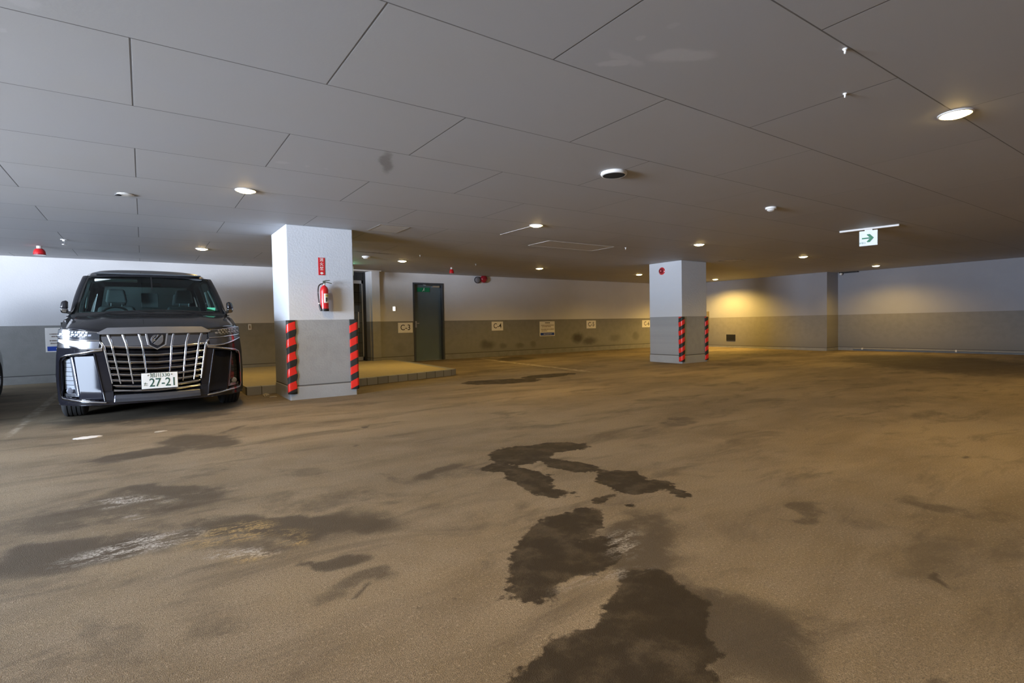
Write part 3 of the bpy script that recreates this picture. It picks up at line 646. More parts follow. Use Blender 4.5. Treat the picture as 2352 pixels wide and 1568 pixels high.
# lit lobby
spot(3.8, 14.4, 14, ang=160, col=(1, .8, .5))
def cthing(name, label, cat, p, z=CEIL, group=None):
    q = cl(p, z) if len(p) == 2 else Vector(p); return thing(name, label, cat, (q.x, q.y, CEIL), group), q.x, q.y
t, x, y = cthing('ceiling_speaker', 'round ceiling speaker with white rim and black face', 'speaker', (1410, 401), CEIL-.02)
MB().lathe([(0, 0), (.118, 0), (.122, -.012), (.116, -.026), (.104, -.030), (.100, -.024), (0, -.024)], (x, y, CEIL)).build('rim', 'white', t, smooth=True)
MB().lathe([(0, -.022), (.101, -.022), (.099, -.030), (0, -.032)], (x, y, CEIL)).build('grille', 'blackm', t, smooth=True)
def detector(p, r, label, name='smoke_detector'):
    t, x, y = cthing(name, label, 'detector', p, CEIL-.02)
    MB().lathe([(0, 0), (r, 0), (r, -.018), (r*.9, -.024), (0, -.024)], (x, y, CEIL)).build('base', 'white', t, smooth=True)
    MB().lathe([(0, -.02), (r*.72, -.022), (r*.70, -.036), (r*.5, -.046), (r*.25, -.050), (0, -.051)], (x, y, CEIL)).build('head', 'whitem', t, smooth=True)
detector((1771, 480), .065, 'white smoke detector left of the hanging exit sign')
detector((841, 591), .08, 'white smoke detector right of the near column above the glazed entrance')
def sprinkler(p, label, s=1.):
    t, x, y = cthing('sprinkler_head', label, 'sprinkler', p, CEIL-.02, 'small sprinkler heads')
    MB().lathe([(0, 0), (.020*s, 0), (.020*s, -.005), (.010*s, -.008), (.008*s, -.026), (0, -.026)], (x, y, CEIL)).build('body', 'white', t, smooth=True)
    MB().lathe([(0, -.030*s-.004), (.013*s, -.030*s-.004), (.013*s, -.034*s-.004), (0, -.034*s-.004)], (x, y, CEIL)).build('deflector', 'alu', t)
    MB().box(x-.002, x+.002, y-.002, y+.002, CEIL-.036*s, CEIL-.02).build('strut', 'alu', t)
sprinkler((1941, 121), 'tiny pale ceiling fitting upper right, the nearer of the pair', .6)
sprinkler((1941, 222), 'tiny pale ceiling fitting upper right, the farther of the pair', .6)
sprinkler((965, 588), 'small sprinkler head above the steel door'); sprinkler((1093, 608), 'small sprinkler head above the red alarm bell')
sprinkler((1437, 571), 'small sprinkler head right of the long ceiling hatch'); sprinkler((147, 553), 'pale sprinkler head right of the hanging red dome', 2.2)
def dome(px, r, h, label):
    t, x, y = cthing('fire_alarm_dome', label, 'alarm', px)
    MB().lathe([(0, -h), (r, -h), (r*1.0, -h+.02), (r*.95, -h+.05), (r*.78, -h+.08), (r*.5, -h+.095), (0, -h+.095)], (x, y, CEIL)).build('dome', 'red', t, smooth=True)
    MB().lathe([(0, -h-.006), (r*1.03, -h-.006), (r*1.03, -h+.008), (0, -h+.008)], (x, y, CEIL)).build('rim', 'darkred', t)
    MB().lathe([(0, 0), (r*.45, 0), (r*.45, -h+.085), (0, -h+.085)], (x, y, CEIL)).build('neck', 'whitem', t)
dome((90, 565), .078, .135, 'red dome alarm hanging from the ceiling at far left'); dome((1037, 614), .055, .14, 'small dark red dome alarm hanging above the steel door')
t, x, y = cthing('ceiling_fitting', 'unlit white round ceiling fitting on the left side of the ceiling', 'ceiling fitting', (288, 446))
MB().lathe([(0, 0), (.07, 0), (.075, -.006), (.05, -.012), (0, -.012)], (x, y, CEIL)).build('cover', 'white', t, smooth=True)
MB().lathe([(0, -.010), (.03, -.012), (.028, -.018), (0, -.02)], (x-.06, y, CEIL)).build('sensor_eye', 'black', t, smooth=True)
def hatch(x0, x1, y0, y1, label, mat='alu', w=.012):
    t = thing('access_hatch', label, 'hatch', ((x0+x1)/2, (y0+y1)/2, CEIL), 'ceiling access hatches'); z = CEIL
    b = MB().box(x0, x1, y0, y0+w, z-.004, z+.001); b.box(x0, x1, y1-w, y1, z-.004, z+.001); b.box(x0, x0+w, y0+w, y1-w, z-.004, z+.001); b.box(x1-w, x1, y0+w, y1-w, z-.004, z+.001); b.build('frame', mat, t)
    MB().box(x0+w+.003, x1-w-.003, y0+w+.003, y1-w-.003, z-.002, z+.001).build('panel', pm('hatch_panel', (.47, .46, .44), .6), t)
hatch(2.68, 3.12, 6.93, 7.45, 'small square access hatch with bright rim behind the near column top')
hatch(5.60, 7.12, 6.93, 7.52, 'long rectangular access hatch in the middle of the ceiling', 'whitem'); hatch(11.0, 11.45, 7.0, 7.42, 'small square access hatch right of the far column top', 'door_frame', .02)
struct(MB().box(4.555, 4.572, 6.07, 6.83, CEIL-.003, CEIL+.001).build('trim_3', 'white'))
# hanging exit sign
A = Vector((9.15, 3.99, 0)); B_ = Vector((9.28, 3.22, 0)); dirv = (B_-A).normalized(); mid = (A+B_)/2; rz = math.atan2(dirv.y, dirv.x)
t = thing('exit_sign', 'white hanging exit sign with a green right-pointing arrow below a long white rail', 'sign', (mid.x, mid.y, CEIL), rz=rz)
def lb(name, mat, x0, x1, y0, y1, z0, z1, bevel=0):
    return MB().box(x0, x1, y0, y1, z0, z1).build(name, mat, t, local=True, bevel=bevel)
lb('rail', 'white', -.39, .39, -.022, .022, -.030, 0, .008)
lb('panel', pm('exit_panel', (.70, .76, .78), .4, emit=(.75, .88, .95), estr=.07), -.120, .118, -.012, .012, -.275, -.045, .003)
lb('stem', 'white', -.05, .05, -.008, .008, -.05, -.028)
b = MB(); yy = -.0135
def flatpoly(mb, pts, y0=-.0135, y1=-.0118): mb.hexa([(x, y0, z) for x, z in pts], [(x, y1, z) for x, z in pts])
flatpoly(b, [(-.085, -.170), (-.085, -.150), (.02, -.150), (.02, -.170)]); flatpoly(b, [(.072, -.160), (.025, -.160+.0), (-.022, -.108), (-.012, -.100), (.020, -.100)]); flatpoly(b, [(.072, -.160), (.020, -.222), (-.012, -.222), (-.022, -.212), (.025, -.160)])
b.build('arrow', 'green', t, local=True)
text_mesh('lettering', '非常口', .030, 'green', t, (-.078, -.0136, -.232), (PI/2, 0, 0))
# exit plate on the steel door
t = thing('exit_plate', 'green escape plate with a white running figure above the steel door leaf', 'sign', (6.13, YB+.098, 1.86))
MB().box(5.965, 6.33, YB+.086, YB+.0985, 1.872, 1.985).build('plate', 'green', t)
b = MB(); yy = YB+.084; cx, cz = 6.155, 1.93
MB().lathe([(0, 0), (.011, 0), (.011, -.002), (0, -.002)], (cx+.012, YB+.086, cz+.036), 'y', 12).build('figure_head', 'signwhite', t)
for pts in ([(-.008, .022), (.012, .024), (.004, -.012), (-.014, -.010)], [(.002, .02), (.034, .004), (.030, -.002), (.0, .010)], [(-.014, -.006), (.0, -.01), (.028, -.03), (.018, -.034)], [(-.014, -.008), (-.002, -.012), (-.032, -.046), (-.042, -.040)]):
    b.hexa([(cx+u, yy, cz+v) for u, v in pts], [(cx+u, YB+.0865, cz+v) for u, v in pts])
b.build('figure', 'signwhite', t)
# lit exit box above the glazed entrance, only its end shows past the column
t = thing('exit_light_box', 'pale end of a green-lit exit box peeping out above the glazed entrance', 'sign', (3.62, 11.6, CEIL))
MB().box(3.42, 3.835, 11.57, 11.64, 2.10, 2.30).build('housing', 'white', t, bevel=.004); MB().box(3.44, 3.815, 11.562, 11.571, 2.12, 2.28).build('lit_face', 'greenglow', t)
MB().box(3.55, 3.70, 11.59, 11.62, 2.30, CEIL).build('bracket', 'white', t)
# security camera by the wall step
p = cl((1930, 626)); sx_, sy_ = XR-.12, 7.50
t = thing('security_camera', 'small white dome security camera on a black bracket at the wall step', 'camera', (sx_, sy_, CEIL))
MB().lathe([(0, 0), (.05, 0), (.05, -.03), (0, -.03)], (sx_, sy_, CEIL)).build('base', 'black', t); MB().lathe([(.042, -.028), (.045, -.05), (.03, -.08), (0, -.09)], (sx_, sy_, CEIL)).build('dome', 'white', t, smooth=True)
MB().box(sx_-.02, sx_+.10, sy_-.45, sy_-.03, CEIL-.03, CEIL).build('arm', 'black', t)
# conduit along the right wall base
t = thing('wall_conduit', 'thin pale conduit clipped along the foot of the right wall', 'pipe', (XR-.03, 4.5, .06))
MB().tube([(XR-.03, 7.2, .055), (XR-.03, 0.5, .055)], .02).build('pipe', 'base', t, smooth=True)
for yy in (6.95, 4.75, 3.4, 2.0): MB().box(XR-.055, XR-.006, yy-.02, yy+.02, .03, .085).build('clip', 'whitem', t, bevel=.003)
# litter and rubble on the floor
def lump(name, p, rx, ry, h, label, cat, seed, mat='stone', rz=0):
    rnd = random.Random(seed); q = fl(p); bm = bmesh.new(); bmesh.ops.create_icosphere(bm, subdivisions=3, radius=1)
    for v in bm.verts:
        k = 1+rnd.uniform(-.18, .18)*(1 if abs(v.co.z) < .9 else .3); v.co.x *= rx*k; v.co.y *= ry*k; v.co.z = max(v.co.z, -.3)*h*k+h*.3
    me = bpy.data.meshes.new(name); bm.to_mesh(me); bm.free(); me.materials.append(M[mat]); o = bpy.data.objects.new(name, me); C.objects.link(o); o.location = (q.x, q.y, floor_z(q.y)); o.rotation_euler = (0, 0, rz)
    return tag(o, label, cat)
lump('paper_scrap', (200, 1005), .105, .07, .006, 'flat whitish scrap lying on the floor in front of the van', 'scrap', 1, 'signwhite')
lump('paper_scrap', (369, 991), .05, .04, .005, 'small pale scrap on the floor in front of the number plate', 'scrap', 2, 'stone')
lump('rubble_piece', (611, 911), .045, .05, .035, 'pale chip of rubble at the left foot of the near column', 'rubble', 3)
lump('rubble_piece', (628, 912), .05, .03, .012, 'flat chip of rubble touching the left foot of the near column', 'rubble', 4)

# ------------------------------------------------------------------ the van
VX, VY = .118, 7.05
van = thing('minivan', 'black minivan with large chrome grille and number plate 27-21', 'car', (VX, VY+.87, floor_z(VY+.87)))
van.rotation_euler = (math.radians(.45), 0, math.radians(.4))
OFFV = Vector((0, -.87, 0))                # children are given in van coordinates: y = 0 at the bumper
_build = MB.build
def VB(mb, name, mat, parent=None, **kw):
    if parent is None: parent = van
    for i, v in enumerate(mb.v): mb.v[i] = v+OFFV
    return _build(mb, name, mat, parent, local=True, **kw)
def sm(t): t = max(0, min(1, t)); return t*t*(3-2*t)
def Fr(x, z):
    u = abs(x)/.9
    return .10*u*u + .30*max(0, (u-.6)/.4)**2.2 + .22*max(0, z-.80) - .03*sm((.34-z)/.12)
def interp(tab, z):
    for (z0, a), (z1, c_) in zip(tab, tab[1:]):
        if z <= z1: return a+(c_-a)*max(0, (z-z0)/(z1-z0))
    return tab[-1][1]
HW = [(.18, .875), (.24, .905), (.45, .918), (.72, .905), (.9, .880), (1.0, .865), (1.16, .85)]
def plan_half(hw, y0, yr):
    pts = []
    for u in (0, .15, .3, .45, .58, .68, .76, .83, .89, .94, .975, 1.0):
        pts.append((u*hw, y0+.10*u*u+.30*max(0, (u-.6)/.4)**2.2))
    for y in (.62, .75, .9, 1.05, 1.2, 1.4, 1.7, 2.0, 2.4, 2.8, 3.2, 3.6, 4.0, 4.3, 4.55, 4.7): pts.append((hw, y))
    for u in (.97, .9, .75, .5, .25, 0): pts.append((u*hw, yr-.13*u**6))
    return pts
rings = []
for k, (z, ins) in enumerate(((.20, .16), (.24, .14), (.45, .12), (.72, .12), (.90, .13), (1.0, .13), (1.10, .14), (1.13, .19))):
    hw = interp(HW, z) - (0 if k < 7 else .045)
    h = plan_half(hw, ins, 4.93 if k < 7 else 4.88)
    loop = []
    def zat(y): return z if k < 5 else ({5: .955+.045*sm((y-.15)/.5), 6: .965+.165*sm((y-.15)/.95), 7: .968+.18*sm((y-.15)/.95)}[k])
    loop = [(x, y, zat(y)) for x, y in h] + [(-x, y, zat(y)) for x, y in h[-2:0:-1]]
    rings.append(loop)
b = MB(); n = len(rings[0])
for a_, c_ in zip(rings, rings[1:]): b.grid([a_+[a_[0]], c_+[c_[0]]])
for lp in (rings[0], rings[-1]):
    hn = n//2; left = [lp[0]]+lp[-1:hn:-1]+[lp[hn]]; right = lp[:hn+1]
    b.grid([left, right])
body = VB(b, 'body', 'paint', smooth=True, angle=40)
# wheel arches cut through the flanks
def cut(ob, cutters):
    tmp = []
    for cb in cutters:
        o = _build(cb, 'cutter', 'black', None); md = ob.modifiers.new('bool', 'BOOLEAN'); md.operation = 'DIFFERENCE'; md.object = o; md.solver = 'EXACT'; tmp.append(o)
        o.matrix_world = Matrix.Identity(4)
    bpy.context.view_layer.update()
    inv = ob.matrix_world.copy()
    for o in tmp: o.matrix_world = inv
    bpy.context.view_layer.update()
    me = bpy.data.meshes.new_from_object(ob.evaluated_get(bpy.context.evaluated_depsgraph_get()))
    ob.modifiers.clear(); ob.data = me
    for o in tmp: bpy.data.objects.remove(o)
cs = []
for wy in (.87, 3.87):
    for s in (-1, 1):
        c_ = MB().lathe([(0, 0), (.385, 0), (.385, .40), (0, .40)], (s*.60 if s > 0 else -1.0, wy, .335), 'x', 36)
        for i, v in enumerate(c_.v): c_.v[i] = v+OFFV
        cs.append(c_)
cut(body, cs)
for p_ in body.data.polygons: p_.use_smooth = True
body.data.set_sharp_from_angle(angle=math.radians(40))
for wy in (.87, 3.87): VB(MB().box(-.62, .62, wy-.42, wy+.42, .22, .74), 'wheel_housing', 'blackm')
# wheels
def wheel(parent, s, wy, R=.335, W=.225, xo=.895, builder=VB, pz=0):
    xc = s*(xo-W/2); prof = [(.19, -W/2+.01), (.23, -W/2), (R-.05, -W/2), (R-.012, -W/2+.015), (R, -W/2+.035)]
    for gxx in (-.058, -.02, .02, .058): prof += [(R, gxx-.006), (R-.009, gxx-.004), (R-.009, gxx+.004), (R, gxx+.006)]
    prof += [(R, W/2-.035), (R-.012, W/2-.015), (R-.05, W/2), (.23, W/2), (.19, W/2-.01)]
    w = builder(MB().lathe(prof, (xc, wy, R+pz-.002), 'x', 48, closed_ends=False), 'wheel', 'rubber', parent, smooth=True, angle=50)
    def sub(mb, name, mat, **kw): return builder(mb, name, mat, w, **kw)
    m_ = MB().lathe([(.0, .0), (.195, .0), (.205, s*(W/2-.02)), (.19, s*(W/2-.012)), (.18, s*(W/2-.05)), (.06, s*(W/2-.06)), (0, s*(W/2-.06))], (xc, wy, R+pz-.002), 'x', 32)
    r_ = sub(m_, 'rim', 'satin', smooth=True)
    m_ = MB()
    for k in range(7):
        a = 2*PI*k/7; ca, sa = math.cos(a), math.sin(a); xx = xc+s*(W/2-.035)
        p0 = Vector((xx, wy+.03*ca, R-.002+pz+.03*sa)); p1 = Vector((xx+s*.012, wy+.185*ca, R-.002+pz+.185*sa)); m_.tube([p0, p1], [.022, .016], 6)
    m_.lathe([(0, s*(W/2-.045)), (.04, s*(W/2-.045)), (.035, s*(W/2-.02)), (0, s*(W/2-.018))], (xc, wy, R+pz-.002), 'x', 20)
    sub(m_, 'spokes', 'satin', smooth=True)
    return w
for wy in (.87, 3.87):
    for s in (-1, 1): wheel(van, s, wy)
# the bumper skin: one pressing with grille opening and angular side recesses
GE = [(.20, .405), (.27, .40), (.39, .412), (.80, .472), (.94, .510), (1.0, .52)]
Q = [(.555, .735), (.79, .705), (.835, .66), (.838, .29), (.70, .272), (.478, .238)]
def inside(px_, pz_, poly):
    c_ = False; j = len(poly)-1
    for i in range(len(poly)):
        xi, zi = poly[i]; xj, zj = poly[j]
        if (zi > pz_) != (zj > pz_) and px_ < (xj-xi)*(pz_-zi)/(zj-zi)+xi: c_ = not c_
        j = i
    return c_
def rec(x, z):
    ax = abs(x)
    if ax < interp(GE, z)-.002 and z > .272: return .075
    if inside(ax, z, Q):
        xi = .478+(.555-.478)*(z-.238)/(.735-.238)          # inner edge
        xb = .69+(.735-.69)*(z-.29)/(.695-.29)               # lamp bar
        if ax < xb:
            t_ = (ax-xi)/(xb-xi); return Fr(xi, z)+(Fr(xb, z)+.012-Fr(xi, z))*t_-Fr(ax, z)+.03+.115*(z-.238)
        return .09
    return 0
rows = []; NU, NV = 260, 150
for iv in range(NV+1):
    row_ = []
    for iu in range(NU+1):
        u = -1+2*iu/NU; au = abs(u)
        zt = .938+.05*sm((au-.5)/.4); z = .190+(zt-.190)*iv/NV + (.012*sm((au-.45)/.3) if iv == 0 else 0)
        hw = interp(HW, z)-.004; x = hw*u
        row_.append((x, Fr(x, z)+rec(x, z)+(.10*max(0, (au-.985)/.015)**1.5), z))
    rows.append(row_)
b = MB().grid(rows)
VB(b, 'bumper', 'gloss', smooth=True, angle=25, solid=.01)
# generic pieces that follow the front surface
def strip2(mb, top_, bot_, off, thick=.02, sub=10, s=1):
    """solid strip between two polylines given in (|x|, z)"""
    def res(pl_, k):
        out = []
        for (a0, a1), (b0, b1) in zip(pl_, pl_[1:]):
            for i in range(k): t_ = i/k; out.append((a0+(b0-a0)*t_, a1+(b1-a1)*t_))
        out.append(pl_[-1]); return out
    T, Bt = res(top_, sub), res(bot_, sub); fr = []; bk = []
    for (tx, tz), (bx, bz) in zip(T, Bt):
        fr.append([(s*tx, Fr(tx, tz)-off, tz), (s*(tx+bx)/2, Fr((tx+bx)/2, (tz+bz)/2)-off-.0, (tz+bz)/2), (s*bx, Fr(bx, bz)-off, bz)])
        bk.append([(s*bx, Fr(bx, bz)-off+thick, bz), (s*tx, Fr(tx, tz)-off+thick, tz)])
    rows_ = [f+q for f, q in zip(fr, bk)]; nn = len(rows_[0])
    vs = [p for r_ in rows_ for p in r_]
    fs = [(i*nn+j, i*nn+(j+1) % nn, (i+1)*nn+(j+1) % nn, (i+1)*nn+j) for i in range(len(rows_)-1) for j in range(nn)]
    fs += [tuple(range(nn)), tuple((len(rows_)-1)*nn+j for j in range(nn))[::-1]]
    return mb.add(vs, fs)
def round_strip(mb, top_, bot_, off, thick=.02, sub=4, s=1):
    def res(pl_, k):
        out = []
        for (a0, a1), (b0, b1) in zip(pl_, pl_[1:]):
            for i in range(k): t_ = i/k; out.append((a0+(b0-a0)*t_, a1+(b1-a1)*t_))
        out.append(pl_[-1]); return out
    rows_ = []
    for (tx, tz), (bx, bz) in zip(res(top_, sub), res(bot_, sub)):
        wd = math.hypot(tx-bx, tz-bz); r_ = []
        for k in range(7):
            a = PI*k/6; q = (1-math.cos(a))/2; x_, z_ = tx+(bx-tx)*q, tz+(bz-tz)*q
            r_.append((s*x_, Fr(x_, z_)-off-math.sin(a)*wd*.38+wd*.15, z_))
        r_ += [(s*bx, Fr(bx, bz)-off+thick, bz), (s*tx, Fr(tx, tz)-off+thick, tz)]; rows_.append(r_)
    nn = len(rows_[0]); vs = [p for r_ in rows_ for p in r_]
    fs = [(i*nn+j, i*nn+(j+1) % nn, (i+1)*nn+(j+1) % nn, (i+1)*nn+j) for i in range(len(rows_)-1) for j in range(nn)]
    fs += [tuple(range(nn)), tuple((len(rows_)-1)*nn+j for j in range(nn))[::-1]]
    return mb.add(vs, fs)
def ribbon(mb, pts, w, off, thick=.02, s=1, close=False):
    """chrome line of width w along (|x|, z) points, with mitred corners"""
    n_ = len(pts); ws = w if isinstance(w, (list, tuple)) else [w]*n_; T = []; Bt = []
    for i in range(n_):
        p0 = pts[i-1] if i > 0 or close else pts[i]; p1 = pts[(i+1) % n_] if i < n_-1 or close else pts[i]
        d = Vector((p1[0]-p0[0], p1[1]-p0[1])).normalized(); nn = Vector((-d.y, d.x))
        T.append((pts[i][0]+nn.x*ws[i]/2, pts[i][1]+nn.y*ws[i]/2)); Bt.append((pts[i][0]-nn.x*ws[i]/2, pts[i][1]-nn.y*ws[i]/2))
    if close: T.append(T[0]); Bt.append(Bt[0])
    return round_strip(mb, T, Bt, off, thick, 4, s)
# grille
VB(strip2(MB(), [(-.52, .958), (-.435, 1.008), (0, 1.014), (.435, 1.008), (.52, .958)], [(-.525, .952), (-.50, .940), (0, .940), (.50, .940), (.525, .952)], .030, .10, 8), 'grille_visor', 'satin', smooth=True, angle=30)
b = MB(); strip2(b, [(-.505, .94), (0, .94), (.505, .94)], [(-.472, .815), (0, .80), (.472, .815)], -.035, .03, 12)
grille = VB(b, 'grille', 'dchrome', smooth=True)
bs = MB(); bc = MB()
for zc in (.795, .712, .632, .560, .492, .428, .368, .318):
    xe = interp(GE, zc)-.006
    pts = [(-xe, zc+.024), (-xe*.5, zc+.004), (0, zc-.006), (xe*.5, zc+.004), (xe, zc+.024)]
    ribbon(bc, pts, .011, -.012, .02)
    T = [(x, z-.004) for x, z in pts]; Bt = [(x, z-.045) for x, z in pts]
    # a blade that slopes back under each bright edge
    fr = []
    for i in range(len(T)-1):
        for k in range(8):
            t_ = k/8; tx = T[i][0]+(T[i+1][0]-T[i][0])*t_; tz = T[i][1]+(T[i+1][1]-T[i][1])*t_
            fr.append([(tx, Fr(tx, tz)+.014, tz), (tx, Fr(tx, tz)+.030, tz-.018), (tx, Fr(tx, tz)+.066, tz-.042)])
    tx, tz = T[-1]; fr.append([(tx, Fr(tx, tz)+.014, tz), (tx, Fr(tx, tz)+.030, tz-.018), (tx, Fr(tx, tz)+.066, tz-.042)])
    bs.grid(fr)
VB(bs, 'blades', 'dchrome', grille, smooth=True, solid=.002); VB(bc, 'blade_edges', 'chrome', grille, smooth=True)
BARS = [[(.158, .932), (.136, .835), (.108, .500)], [(.302, .932), (.276, .835), (.228, .400)], [(.430, .932), (.402, .835), (.338, .408)], [(.492, .850), (.466, .800), (.410, .415)]]
for s in (-1, 1):
    for bar in BARS:
        VB(ribbon(MB(), bar, [.030, .022, .013], .012, .045, s), 'grille_bar', 'chrome', smooth=True, angle=50)
# emblem
VB(strip2(MB(), [(-.108, .94), (0, .94), (.108, .94)], [(-.088, .812), (0, .758), (.088, .812)], .018, .05, 3), 'emblem_shield', 'chrome', bevel=.004)
e_ = VB(strip2(MB(), [(-.088, .936), (0, .936), (.088, .936)], [(-.070, .820), (0, .775), (.070, .820)], .024, .02, 3), 'emblem', 'gloss')
b = MB(); ez = .868
def em_poly(pts):
    b.hexa([(x, -.034, ez+z) for x, z in pts], [(x, -.018, ez+z) for x, z in pts])
em_poly([(-.058, .000), (-.052, .026), (-.032, .050), (-.008, .056), (-.010, .040), (-.030, .018), (-.034, .004), (-.012, -.004), (-.046, -.034)])
em_poly([(.058, .000), (.052, -.026), (.032, -.050), (.006, -.062), (-.024, -.052), (-.034, -.038), (.012, .014), (.034, .040), (.046, .056), (.058, .044)])
em_poly([(-.022, .000), (.000, .022), (.022, .052), (.004, .058), (-.004, .034), (-.024, .014)])
VB(b, 'badge', 'satin', e_, bevel=.002)
# lower intake bar and lip
VB(strip2(MB(), [(-.395, .292), (0, .288), (.395, .292)], [(-.40, .215), (0, .205), (.40, .215)], .020, .06, 8), 'lower_bumper_bar', 'bar', bevel=.006)
b = MB(); ribbon(b, [(-.40, .330), (0, .322), (.40, .330)], .008, -.01, .02); VB(b, 'intake_trim', 'chrome', smooth=True)
for s in (-1, 1):
    # headlamp
    hl = VB(strip2(MB(), [(.500, .958), (.66, .974), (.78, .990), (.862, .998)], [(.500, .875), (.62, .880), (.76, .893), (.872, .908)], .010, .06, 8, s), 'headlamp', 'lens', bevel=.004)
    rnd = random.Random(3); b = MB()
    for row_, (za, x0, x1, hh) in enumerate(((.955, .60, .80, .018), (.930, .57, .83, .018), (.912, .62, .84, .006))):
        x = x0
        while x < x1:
            ww = rnd.uniform(.014, .034); zz_ = za+(x-.56)*.075; strip2(b, [(x, zz_+hh/2), (x+ww, zz_+hh/2+.001)], [(x+.004, zz_-hh/2), (x+ww+.004, zz_-hh/2)], .0135, .006, 1, s); x += ww+rnd.uniform(.006, .014)
    VB(b, 'led_modules', 'led', hl)
    b = MB(); ribbon(b, [(.500, .960), (.66, .976), (.78, .992), (.858, 1.0)], .006, .014, .02, s); ribbon(b, [(.505, .876), (.62, .880), (.76, .893), (.868, .908)], .010, .016, .02, s)
    VB(b, 'lamp_edge', 'chrome', hl, smooth=True)
    # band sweeping from below the lamp into the grille corner, coloured lit left, shaded right
    VB(strip2(MB(), [(.500, .866), (.60, .868), (.74, .880), (.872, .895)], [(.515, .785), (.64, .792), (.76, .822), (.872, .868)], .014, .03, 8, s), 'lamp_sweep', 'lit_chrome' if s < 0 else 'dchrome', smooth=True, angle=30)
    b = MB(); ribbon(b, [(.505, .862), (.478, .825), (.486, .790), (.56, .785), (.66, .795), (.76, .823), (.872, .866)], [.018, .022, .024, .016, .012, .012, .008], .022, .03, s)
    VB(b, 'sweep_edge', 'chrome', smooth=True, angle=50)
    # side bezel
    b = MB(); ribbon(b, [(.482, .775), (.58, .762), (.80, .722), (.842, .700), (.856, .655), (.862, .50), (.860, .300), (.842, .264), (.70, .250), (.466, .218)], [.028, .020, .018, .018, .016, .016, .016, .018, .016, .016], .014, .03, s)
    VB(b, 'bezel', 'chrome', smooth=True, angle=50)
    b = MB(); ribbon(b, [(.825, .655), (.835, .60), (.838, .32), (.825, .29)], .006, -.03, .02, s); VB(b, 'inner_line', 'chrome', smooth=True)
    rows_p = []
    for k in range(25):
        z = .252+(.726-.252)*k/24; xi = .478+(.555-.478)*(z-.238)/(.735-.238); xb = .69+(.735-.69)*(z-.29)/(.695-.29); r_ = []
        for q in range(13):
            t_ = -.02+1.04*q/12; ax = xi+(xb-xi)*t_; r_.append((s*ax, Fr(xi, z)+(Fr(xb, z)+.012-Fr(xi, z))*t_+.115*(z-.238)-.002, z))
        rows_p.append(r_)
    VB(MB().grid(rows_p), 'side_panel', 'panel', smooth=True, angle=0, solid=-.004)
    VB(ribbon(MB(), [(.552, .738), (.516, .50), (.476, .236)], .016, .004, .03, s), 'panel_edge', 'gloss', smooth=True)
    # fog lamp tower: slanting bar and frosted lamp, paler on the lit left, dark on the shaded right, round lamp at the foot
    fb = VB(ribbon(MB(), [(.756, .700), (.742, .600), (.722, .440), (.702, .300)], [.024, .028, .036, .046], -.045, .06, s), 'lamp_tower', 'lit_chrome' if s < 0 else 'dchrome', smooth=True, angle=50)
    VB(strip2(MB(), [(.702, .318), (.835, .318)], [(.690, .282), (.832, .286)], -.05, .05, 4, s), 'foot_bar', 'satin', fb, bevel=.004)
    b = MB()
    for k in range(7):
        z1 = .685-k*.047; z0 = z1-.042; strip2(b, [(.768-.010*k/2, z1), (.822, z1)], [(.764-.010*k/2, z0), (.822, z0)], -.07, .03, 2, s)
    VB(b, 'frosted_lamp', 'lit_fogled' if s < 0 else 'lens', fb)
    b = MB().lathe([(0, 0), (.034, .0), (.034, -.020), (.024, -.030), (0, -.034)], (s*.775, Fr(.775, .345)+.085, .345), 'y', 24); VB(b, 'fog_lamp', 'led', fb, smooth=True)
# number plate
pt = VB(MB().box(-.154, .178, -.062, -.050, .338, .508), 'number_plate', pm('plate_white', (.80, .82, .80), .35, var=.03), bevel=.004)
M['plateink'] = pm('plate_green', (.03, .09, .07), .5)
def plate_text(body_, size, x, z, sx=1., bold=0.):
    return text_mesh('plate_lettering', body_, size, 'plateink', pt, (x, -.0628-.87, z), FACE_Y, sx=sx, bold=bold)
plate_text('旭川330', .054, .012, .480, .98, .0001); plate_text('27-21', .128, .040, .400, .86, .0012); plate_text('た', .042, -.118, .388, 1., .0004)
b = MB(); 
for x in (-.095, .118): b.lathe([(0, 0), (.007, 0), (.007, -.004), (0, -.005)], (x, -.062, .486), 'y', 12)
VB(b, 'plate_screws', 'alu', pt)
VB(MB().box(-.158, .182, -.052, .02, .334, .512), 'plate_holder', 'black')
# hood
rows = []
for i in range(19):
    v = i/18; row_ = []
    for j in range(41):
        u = -1+2*j/40; au = abs(u)
        hw = .52+(.80-.52)*sm(v*4) if False else (.795-.025*v)
        x = u*hw; zf = .952+.048*sm((au-.50)/.45); yf = Fr(x, .95)+.035
        yb = .86+.13*au**2.2
        y = yf+(yb-yf)*v
        z = zf+(1.155+.02*(1-au*au)-zf)*(v**.75) + .030*math.sin(PI*min(1, v*1.1))*(1-au**4) + .014*math.exp(-((au-.62)/.10)**2)*sm(v*3)
        row_.append((x, y, z))
    rows.append(row_)
VB(MB().grid(rows), 'hood', 'paint', smooth=True, angle=0, solid=.012)
